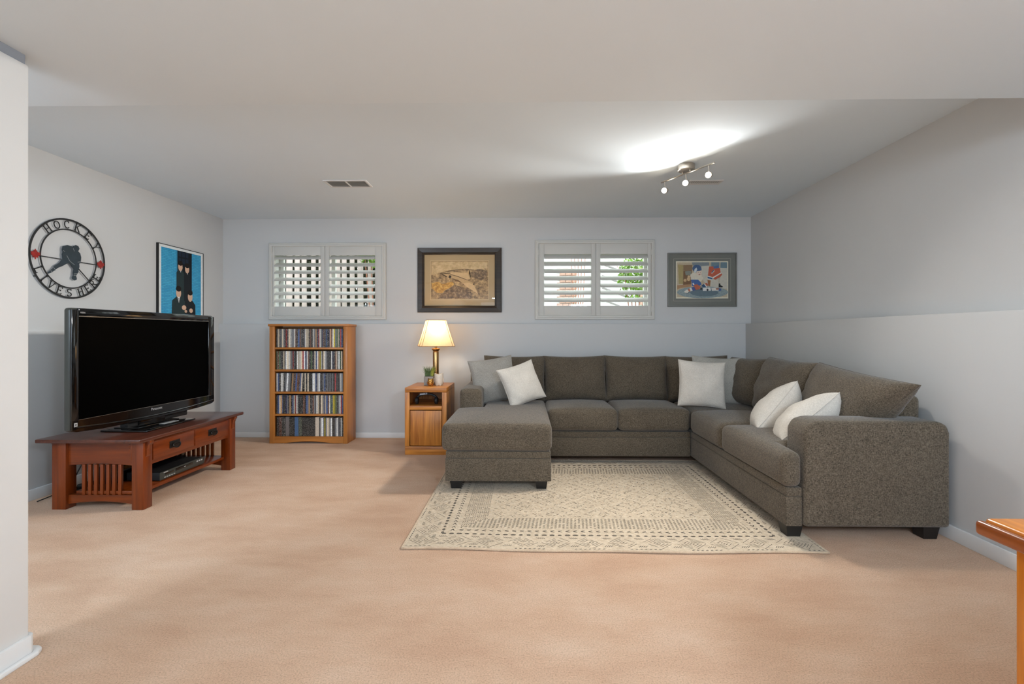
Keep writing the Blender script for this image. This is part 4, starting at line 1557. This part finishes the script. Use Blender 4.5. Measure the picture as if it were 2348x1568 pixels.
MAT['braided'] = M('braided_rug_print', (142, 158, 160), .8, var=.3, nscale=70)
poly_print('print', kp, [
    ((228, 222, 200), [(390, 372), (1590, 372), (1590, 1228), (390, 1228)]),
    ((196, 180, 152), [(420, 402), (1560, 402), (1560, 1190), (420, 1190)]),
    ((132, 142, 146), [(760, 402), (1150, 402), (1150, 520), (980, 500), (780, 480)]),
    ((204, 200, 186), [(980, 490), (1130, 480), (1560, 535), (1560, 1000), (1130, 980), (980, 760)]),
    ((112, 138, 150), [(1200, 402), (1560, 402), (1560, 535), (1200, 520)]),
    ((176, 158, 108), [(440, 450), (565, 465), (560, 900), (460, 890)]),
    ((142, 116, 88), [(565, 465), (770, 462), (765, 580), (565, 585)]),
    ((128, 96, 66), [(565, 590), (760, 580), (740, 900), (560, 910)]),
    ((138, 144, 132), [(600, 610), (690, 595), (745, 600), (740, 690), (620, 695)]),
    ((206, 172, 128), ell(605, 810, 34, 34)),
    ((212, 178, 134), ell(685, 780, 42, 46)),
    ((216, 184, 140), ell(690, 725, 30, 26)),
    ((176, 136, 98), [(420, 920), (740, 900), (740, 950), (480, 990), (420, 1020)]),
    ('braided', ell(1000, 1080, 580, 135, 40)),
    ((104, 124, 134), ell(1040, 1090, 320, 85, 30)),
    ((190, 176, 150), [(1170, 402), (1195, 402), (1185, 960), (1150, 950)]),
    ((192, 180, 156), [(1385, 402), (1412, 402), (1385, 870), (1360, 860)]),
    ((84, 112, 160), [(1250, 500), (1370, 470), (1380, 540), (1255, 550)]),
    ((196, 96, 70), [(1150, 500), (1240, 495), (1260, 550), (1390, 530), (1415, 640), (1450, 680), (1400, 740), (1290, 800), (1230, 760), (1120, 720)]),
    ((228, 224, 214), [(1195, 640), (1260, 570), (1275, 600), (1215, 665)]),
    ((60, 96, 134), [(1200, 632), (1250, 575), (1266, 590), (1212, 650)]),
    ((232, 228, 220), [(1230, 740), (1425, 630), (1432, 652), (1245, 765)]),
    ((232, 228, 220), [(1118, 705), (1232, 740), (1225, 812), (1112, 782)]),
    ((60, 110, 156), [(1118, 728), (1226, 756), (1222, 792), (1114, 768)]),
    ((160, 108, 70), [(1112, 800), (1185, 820), (1165, 945), (1130, 940)]),
    ((30, 32, 34), [(1370, 880), (1400, 880), (1410, 920), (1465, 950), (1450, 972), (1365, 968)]),
    ((222, 214, 196), [(720, 690), (770, 640), (880, 650), (980, 690), (1020, 770), (960, 840), (900, 800), (740, 795)]),
    ((70, 100, 140), ell(872, 545, 104, 84, 20)),
    ((226, 206, 188), ell(922, 640, 62, 66)),
    ((70, 100, 140), ell(900, 566, 80, 36, 20)),
    ((70, 60, 56), ell(905, 628, 8, 7, 8)),
    ((70, 60, 56), ell(948, 632, 8, 7, 8)),
    ((206, 214, 216), [(800, 640), (820, 560), (860, 520), (880, 560), (850, 640)]),
    ((150, 100, 90), ell(930, 680, 22, 9)),
    ((66, 104, 166), [(740, 795), (900, 795), (960, 860), (980, 900), (900, 960), (760, 940)]),
    ((232, 230, 224), [(768, 880), (792, 865), (818, 905), (790, 920)]),
    ((190, 100, 72), [(800, 910), (880, 900), (960, 960), (930, 1010), (850, 1030), (810, 980)]),
    ((76, 92, 148), [(740, 975), (810, 950), (850, 1030), (780, 1050)]),
    ((234, 230, 222), [(700, 990), (745, 975), (775, 1045), (725, 1060)]),
    ((190, 110, 84), [(665, 1005), (705, 992), (728, 1058), (690, 1070)]),
    ((232, 226, 212), [(585, 1060), (650, 1015), (690, 1060), (660, 1100), (590, 1085)]),
    ((60, 62, 66), [(590, 1085), (660, 1098), (700, 1075), (700, 1090), (655, 1112)]),
    ((48, 86, 128), [(975, 920), (1040, 890), (1100, 960), (1010, 975)]),
    ((232, 228, 220), [(1030, 890), (1052, 882), (1105, 955), (1085, 968)]),
    ((190, 100, 72), [(1045, 880), (1100, 868), (1125, 910), (1110, 950)]),
    ((232, 230, 226), [(1010, 980), (1180, 975), (1190, 1045), (1010, 1050)]),
    ((56, 58, 60), [(950, 980), (1000, 978), (990, 1030), (945, 1025)]),
    ((52, 54, 58), ell(1112, 1025, 22, 28)),
    ((226, 222, 214), [(1200, 985), (1330, 975), (1380, 1040), (1215, 1050)]),
    ((170, 110, 84), [(1300, 985), (1370, 990), (1370, 1025), (1310, 1025)]),
    ((64, 92, 148), [(1370, 990), (1425, 1000), (1420, 1045), (1365, 1048)]),
], K, .00006)
box('glass', (kx0 + .012, kx1 - .012, YU - .0166, YU - .0152, kz0 + .012, kz1 - .012), 'glass', kp)

# blue poster on the left wall (u = distance along the wall, v = height)
PX = XL
PY0, PY1, PZ0, PZ1 = 4.262, 4.868, 1.045, 1.958
po = thing('poster', 'framed poster of four dark coated figures against a blue brick wall', 'poster', (PX, (PY0 + PY1) / 2, PZ0))
bmf = boxes([(PX + .0005, PX + .022, PY0, PY0 + .006, PZ0, PZ1), (PX + .0005, PX + .022, PY1 - .006, PY1, PZ0, PZ1), (PX + .0005, PX + .022, PY0 + .006, PY1 - .006, PZ0, PZ0 + .006), (PX + .0005, PX + .022, PY0 + .006, PY1 - .006, PZ1 - .006, PZ1)])
finish('frame', bmf, 'frame_black', po)
box('white_border', (PX + .001, PX + .0185, PY0 + .006, PY1 - .006, PZ0 + .006, PZ1 - .006), flat_colour((226, 230, 230)), po)


def blue_brick():
    m, nt, ns, ls, b = new_mat('blue_brick_print')
    tc = ns.new('ShaderNodeTexCoord')
    sp_ = ns.new('ShaderNodeSeparateXYZ')
    cb_ = ns.new('ShaderNodeCombineXYZ')
    ls.new(tc.outputs['Object'], sp_.inputs[0])
    ls.new(sp_.outputs[1], cb_.inputs[0])
    ls.new(sp_.outputs[2], cb_.inputs[1])
    br = ns.new('ShaderNodeTexBrick')
    br.inputs['Scale'].default_value = 1
    br.inputs['Brick Width'].default_value = .046
    br.inputs['Row Height'].default_value = .0155
    br.inputs['Mortar Size'].default_value = .0012
    br.inputs['Color1'].default_value = (*lin((34, 152, 200)), 1)
    br.inputs['Color2'].default_value = (*lin((60, 170, 210)), 1)
    br.inputs['Mortar'].default_value = (*lin((20, 112, 158)), 1)
    ls.new(cb_.outputs[0], br.inputs['Vector'])
    ls.new(br.outputs[0], b.inputs['Base Color'])
    b.inputs['Roughness'].default_value = .45
    return m


MAT['blue_brick'] = blue_brick()


def Pp(u, v, d):      # u 0..1 along the sheet, v metres down from the top
    return (PX + .0186 + d, PY0 + u * (PY1 - PY0), PZ1 - v)


COAT, COAT2, SKIN, HAIR = (42, 56, 58), (30, 34, 38), (214, 176, 150), (30, 24, 22)
fig = [('blue_brick', [(.06, .03), (.94, .03), (.94, .88), (.06, .88)]),
       ((22, 26, 32), [(.37, .03), (.72, .03), (.72, .88), (.37, .88)]),
       ((60, 140, 180), [(.37, .03), (.395, .03), (.395, .88), (.37, .88)])]
for u in (.42, .50, .58):
    fig.append(((30, 42, 58), [(u, .035), (u + .06, .035), (u + .06, .085), (u, .085)]))
    fig.append(((30, 42, 58), [(u, .098), (u + .06, .098), (u + .06, .15), (u, .15)]))
for (cx, cy, w, coat) in ((.46, .155, .17, COAT), (.61, .165, .14, COAT2)):
    fig.append((coat, [(cx - w / 2, cy + .085), (cx - .04, cy + .055), (cx + .04, cy + .055), (cx + w / 2, cy + .09), (cx + w / 2 + .01, .52), (cx - w / 2, .52)]))
    fig.append(((226, 226, 226), [(cx - .012, cy + .05), (cx + .02, cy + .05), (cx + .008, cy + .085)]))
    fig.append((SKIN, ell(cx, cy + .03, .048, .040)))
    fig.append((HAIR, ell(cx, cy - .006, .052, .024)))
for (cx, cy, w, coat) in ((.42, .405, .28, COAT), (.68, .43, .24, COAT2)):
    fig.append((coat, [(cx - w / 2, cy + .11), (cx - .05, cy + .07), (cx + .05, cy + .07), (cx + w / 2, cy + .11), (cx + w / 2 + .02, .88), (cx - w / 2 - .02, .88)]))
    fig.append((SKIN, ell(cx, cy + .034, .055, .048)))
    fig.append((HAIR, ell(cx, cy - .008, .058, .028)))
fig += [((232, 232, 232), [(.395, .475), (.45, .475), (.425, .535)]), ((30, 34, 38), [(.415, .485), (.43, .485), (.425, .53)]),
        (SKIN, ell(.54, .575, .05, .024)), (SKIN, ell(.70, .60, .042, .022)), (SKIN, ell(.58, .61, .03, .014))]
poly_print('print', po, fig, Pp, .00006)

# ------------------------------------------------------------------ metal hockey wall art
HY, HZ, HXX = 3.43, 1.675, XL
wa = thing('metal_wall_art', 'round metal wall sign reading hockey lives here around a player silhouette', 'wall sign', (HXX, HY, HZ - .29))
hx_a, hx_b = HXX + .012, HXX + .0165


def annulus(r0, r1, n=72):
    bm = bmesh.new()
    R0, R1, R2, R3 = [], [], [], []
    for k in range(n):
        a = 2 * PI * k / n
        c, s = math.cos(a), math.sin(a)
        R0.append(bm.verts.new((hx_a, HY + r0 * c, HZ + r0 * s)))
        R1.append(bm.verts.new((hx_a, HY + r1 * c, HZ + r1 * s)))
        R2.append(bm.verts.new((hx_b, HY + r1 * c, HZ + r1 * s)))
        R3.append(bm.verts.new((hx_b, HY + r0 * c, HZ + r0 * s)))
    for k in range(n):
        j = (k + 1) % n
        for A, B in ((R0, R1), (R1, R2), (R2, R3), (R3, R0)):
            bm.faces.new((A[k], A[j], B[j], B[k]))
    return bm


finish('outer_ring', annulus(.279, .291), 'iron', wa)
finish('inner_ring', annulus(.209, .217), 'iron', wa)


def seg2(p, q, w):
    (x0_, y0_), (x1_, y1_) = p, q
    L = math.hypot(x1_ - x0_, y1_ - y0_) or 1
    nx, ny = -(y1_ - y0_) / L * w / 2, (x1_ - x0_) / L * w / 2
    return [(x0_ + nx, y0_ + ny), (x1_ + nx, y1_ + ny), (x1_ - nx, y1_ - ny), (x0_ - nx, y0_ - ny)]


S_ = .13   # serif half width


def vs(x, y0=0.0, y1=1.0, w=.12):
    return [((x, y0), (x, y1), w), ((x - S_, y0 + .02), (x + S_, y0 + .02), .05), ((x - S_, y1 - .02), (x + S_, y1 - .02), .05)]


def arc(cx, cy, rx, ry, a0, a1, n, w):
    p = [(cx + rx * math.cos(R(a0 + (a1 - a0) * k / n)), cy + ry * math.sin(R(a0 + (a1 - a0) * k / n))) for k in range(n + 1)]
    return [(p[k], p[k + 1], w) for k in range(n)]


GL = {
    'H': vs(.18) + vs(.72) + [((.18, .5), (.72, .5), .06)],
    'O': arc(.45, .5, .36, .46, 0, 360, 20, .10),
    'C': arc(.47, .5, .36, .46, 50, 310, 15, .10) + [((.70, .70), (.72, .92), .05)],
    'K': vs(.18) + [((.22, .45), (.74, .98), .06), ((.36, .58), (.78, .02), .11), ((.62, .98), (.84, .98), .05), ((.66, .02), (.88, .02), .05)],
    'E': vs(.2) + [((.2, .97), (.74, .97), .06), ((.2, .5), (.58, .5), .06), ((.2, .03), (.76, .03), .06), ((.74, 1), (.74, .82), .05), ((.76, 0), (.76, .2), .05), ((.58, .42), (.58, .58), .05)],
    'Y': [((.45, 0), (.45, .48), .11), ((.45, .46), (.14, .97), .10), ((.45, .46), (.78, .97), .06), ((.32, .02), (.58, .02), .05), ((.02, .98), (.28, .98), .05), ((.66, .98), (.9, .98), .05)],
    'L': vs(.2) + [((.2, .03), (.74, .03), .06), ((.74, 0), (.74, .2), .05)],
    'I': vs(.45),
    'V': [((.16, .97), (.46, .02), .11), ((.76, .97), (.46, .02), .06), ((.02, .98), (.3, .98), .05), ((.64, .98), (.9, .98), .05)],
    'S': arc(.45, .74, .27, .22, 30, 270, 10, .09) + arc(.45, .27, .29, .24, 90, -150, 10, .10) + [((.70, .80), (.70, .98), .05), ((.18, .06), (.18, .24), .05)],
    'R': vs(.2) + arc(.42, .74, .26, .24, 90, -90, 9, .09) + [((.2, .98), (.42, .98), .06), ((.2, .5), (.42, .5), .06), ((.44, .5), (.78, .02), .11), ((.68, .02), (.88, .02), .05)],
}


def ring_letter(ch, deg, bottom):
    r_ = .248
    hgt, wid = .055, .054
    a = R(deg)
    cy, cz = HY + r_ * math.cos(a), HZ + r_ * math.sin(a)
    rot = a - PI / 2 if not bottom else a + PI / 2
    bm = bmesh.new()
    for (p, q, w) in GL[ch]:
        quad = seg2(((p[0] - .45) * wid, (p[1] - .5) * hgt), ((q[0] - .45) * wid, (q[1] - .5) * hgt), max(.0035, w * .056))
        quad = [(cy + u * math.cos(rot) - v * math.sin(rot), cz + u * math.sin(rot) + v * math.cos(rot)) for u, v in quad]
        merge(bm, prism(quad, hx_a, hx_b - .0003, 'YZ'))
    finish('letter_' + ch.lower(), bm, 'iron', wa)


for ch, d in zip('HOCKEY', (131, 113, 95, 76, 54, 31)):
    ring_letter(ch, d, False)
for ch, d in zip('LIVESHERE', (206, 221, 236, 252, 269, 290, 305, 319, 333)):
    ring_letter(ch, d, True)
PLAYER = [(-0.058, 0.084), (-0.024, 0.097), (0.012, 0.093), (0.021, 0.087), (0.024, 0.1), (0.04, 0.109), (0.058, 0.105), (0.067, 0.087), (0.062, 0.075), (0.056, 0.066), (0.073, 0.053), (0.081, 0.024), (0.077, -0.016), (0.065, -0.026), (0.067, -0.049), (0.06, -0.069), (0.058, -0.089), (0.052, -0.101), (0.04, -0.118), (0.046, -0.137), (0.044, -0.149), (0.032, -0.154), (0.014, -0.144), (0.012, -0.133), (0.021, -0.117), (0.02, -0.098), (0.026, -0.07), (0.016, -0.06), (-0.004, -0.036), (-0.016, -0.03), (-0.032, -0.04), (-0.059, -0.059), (-0.098, -0.08), (-0.12, -0.101), (-0.15, -0.123), (-0.164, -0.129), (-0.166, -0.12), (-0.15, -0.105), (-0.131, -0.088), (-0.12, -0.068), (-0.082, -0.04), (-0.067, -0.019), (-0.059, -0.007), (-0.063, 0.023), (-0.058, 0.042), (-0.063, 0.056)]
pl = finish('player_silhouette', prism([(HY + a, HZ + b) for a, b in PLAYER], hx_a + .004, hx_b + .006, 'YZ'), 'steel_blue', wa)


def strip(pts, w, name, mat, x0_, x1_, parent):
    bm = bmesh.new()
    for p, q in zip(pts, pts[1:]):
        merge(bm, prism([(HY + a, HZ + b) for a, b in seg2(p, q, w)], x0_, x1_, 'YZ'))
    return finish(name, bm, mat, parent)


for p, q in (((-.129, -.080), (-.112, -.101)), ((.021, -.108), (.054, -.100)), ((.020, -.118), (.042, -.117)), ((-.150, -.104), (-.136, -.118)), ((.052, -.016), (.076, -.010)), ((-.032, .020), (-.010, -.016)), ((-.010, -.016), (.028, -.040)), ((.018, .080), (.026, .060)), ((-.060, .052), (-.046, .046))):
    strip([p, q], .003, 'stripe', 'steel_pale', hx_b + .006, hx_b + .0066, pl)
strip([(.065, -.062), (.145, -.137), (.165, -.141), (.190, -.126)], .006, 'hockey_stick', 'iron', hx_a + .001, hx_b, wa)
strip([(-.212, -.012), (-.066, -.012)], .005, 'cross_bar', 'iron', hx_a, hx_b, wa)
strip([(.072, -.012), (.212, -.012)], .005, 'cross_bar', 'iron', hx_a, hx_b, wa)
MLEAF = [(0, 1), (.12, .72), (.26, .80), (.20, .42), (.40, .60), (.46, .48), (.70, .52), (.60, .26), (.72, .16), (.34, -.18), (.40, -.34), (.06, -.28), (.05, -.62), (-.05, -.62), (-.06, -.28), (-.40, -.34), (-.34, -.18), (-.72, .16), (-.60, .26), (-.70, .52), (-.46, .48), (-.40, .60), (-.20, .42), (-.26, .80), (-.12, .72)]
for yy, zz_ in ((-.249, -.008), (.249, -.008)):
    finish('maple_leaf', prism([(HY + yy + a * .044, HZ + zz_ + (b - .15) * .044) for a, b in MLEAF], hx_a + .003, hx_b + .004, 'YZ'), 'leaf_red', wa)
for yy, zz_ in ((0, .285), (-.245, -.155), (.245, -.155)):
    finish('stand_off', xform(lathe([(.004, 0), (.004, .012)], 8), Matrix.Translation((HXX + .0002, HY + yy, HZ + zz_)) @ Matrix.Rotation(R(90), 4, 'Y')), 'iron', wa)


# ------------------------------------------------------------------ ceiling fixtures
def register(label, x0, x1, y0, y1, ns_, divs):
    t = thing('ceiling_vent', label, 'vent', ((x0 + x1) / 2, (y0 + y1) / 2, ZC - .009))
    f = .018
    finish('frame', boxes([(x0, x1, y0, y0 + f, ZC - .009, ZC - .0005), (x0, x1, y1 - f, y1, ZC - .009, ZC - .0005), (x0, x0 + f, y0 + f, y1 - f, ZC - .009, ZC - .0005), (x1 - f, x1, y0 + f, y1 - f, ZC - .009, ZC - .0005)] +
                          [(x0 + (x1 - x0) * k / divs - .006, x0 + (x1 - x0) * k / divs + .006, y0 + f, y1 - f, ZC - .009, ZC - .0005) for k in range(1, divs)], .0015, 1), 'trim', t)
    box('duct_backing', (x0 + f, x1 - f, y0 + f, y1 - f, ZC - .0022, ZC - .0008), 'vent_grey', t)
    return t


v1 = register('white ceiling vent with two grey grilles above the bookcase', -1.68, -1.318, 3.905, 4.085, 0, 2)
for k in range(9):
    for (a, b) in ((-1.660, -1.507), (-1.491, -1.338)):
        y = 3.928 + k * .0165
        s = rbox(a, b, y, y + .010, ZC - .0072, ZC - .0062)
        xform(s, Matrix.Translation((0, y + .005, ZC - .0067)) @ Matrix.Rotation(R(28), 4, 'X') @ Matrix.Translation((0, -y - .005, -ZC + .0067)))
        finish('slat', s, 'vent_grey', v1)
v2 = register('white ceiling vent with short dark louvres behind the track light', 1.36, 1.64, 3.95, 4.06, 0, 1)
for k in range(16):
    x = 1.383 + k * .0152
    s = rbox(x, x + .0085, 3.97, 4.04, ZC - .0066, ZC - .0054)
    finish('slat', s, 'trim', v2)

tl = thing('track_light', 'brushed nickel ceiling track light with three lit spot bulbs', 'ceiling light', (1.21, 3.6, ZC))
cx_, cy_ = 1.213, 3.605
finish('canopy', lathe([(.060, ZC - .0005), (.062, ZC - .004), (.062, ZC - .042), (.058, ZC - .046), (0, ZC - .046)], 36, cx_, cy_), 'nickel', tl, smooth=True)
bar0, bar1 = Vector((1.088, 3.825, 2.336)), Vector((1.338, 3.385, 2.336))
finish('bar', tube([bar0, bar1], .006, 10), 'nickel', tl, smooth=True)
for k in (-.035, .035):
    q = (bar0 + bar1) / 2 + (bar1 - bar0).normalized() * k
    finish('bar_stem', tube([q + Vector((0, 0, .003)), (q.x, q.y, ZC - .044)], .006, 8), 'nickel', tl, smooth=True)
MAT['spot_bulb'] = emit('spot_bulb_glow', (1.0, .86, .66), 60)
aim = Vector((-.55, -.80, -.28)).normalized()
bd = (bar1 - bar0).normalized()
for k, f in enumerate((.07, .49, .90)):
    p = bar0 + (bar1 - bar0) * f
    h = p + Vector((0, 0, -.072))
    hd = finish('spot_head', tube([h - aim * .038, h - aim * .030, h + aim * .012], .019, 16, r_end=.023), 'nickel', tl, smooth=True)
    finish('head_stem', tube([p, h + Vector((0, 0, .016)) - aim * .014], .0045, 8), 'nickel', tl, smooth=True)
    finish('bulb', tube([h + aim * .0125, h + aim * .022], .020, 16, r_end=.014), 'spot_bulb', hd, smooth=True)
    sl = bpy.data.lights.new('track_spot_light', 'SPOT')
    sl.energy = 12
    sl.color = (1.0, .98, .94)
    sl.spot_size = R(166)
    sl.spot_blend = .5
    sl.shadow_soft_size = .03
    bl = bpy.data.lights.new('track_beam_light', 'SPOT')     # the bulb's main beam
    bl.energy = (180, 125, 50)[k]
    bl.color = (1.0, .95, .88)
    bl.spot_size = R((70, 120, 118)[k])
    bl.spot_blend = 1.0
    bl.shadow_soft_size = .07
    bo = bpy.data.objects.new('track_beam_light', bl)
    COL.objects.link(bo)
    bo.location = h + aim * .03
    bo.rotation_euler = Vector(((-1.0, -.08, -.34), (-.72, -.38, -.66), (.05, -.62, -.75))[k]).to_track_quat('-Z', 'Y').to_euler()
    so = bpy.data.objects.new('track_spot_light', sl)
    COL.objects.link(so)
    so.location = h + aim * .03
    so.rotation_euler = aim.to_track_quat('-Z', 'Y').to_euler()

# ------------------------------------------------------------------ desk corner in the foreground
dk = thing('desk', 'orange wooden desk corner in the right foreground', 'desk', (1.3, .66, 0))
finish('desktop', prism(rect(.958, 1.75, .28, 1.012), .702, .738, 'XY', .009, 3), ['deskY'], dk, smooth=True)
finish('edge_moulding', boxes([(.948, .966, .275, 1.022, .700, .730), (.966, 1.75, 1.004, 1.022, .700, .730)], .008, 3), 'desk_edge', dk, smooth=True)
box('side_panel', (.985, 1.005, .33, .972, 0, .702), 'deskZ', dk, .003)
box('side_panel', (1.68, 1.70, .33, .972, 0, .702), 'deskZ', dk, .003)
box('back_panel', (1.005, 1.68, .945, .96, .05, .702), 'deskX', dk, .002)
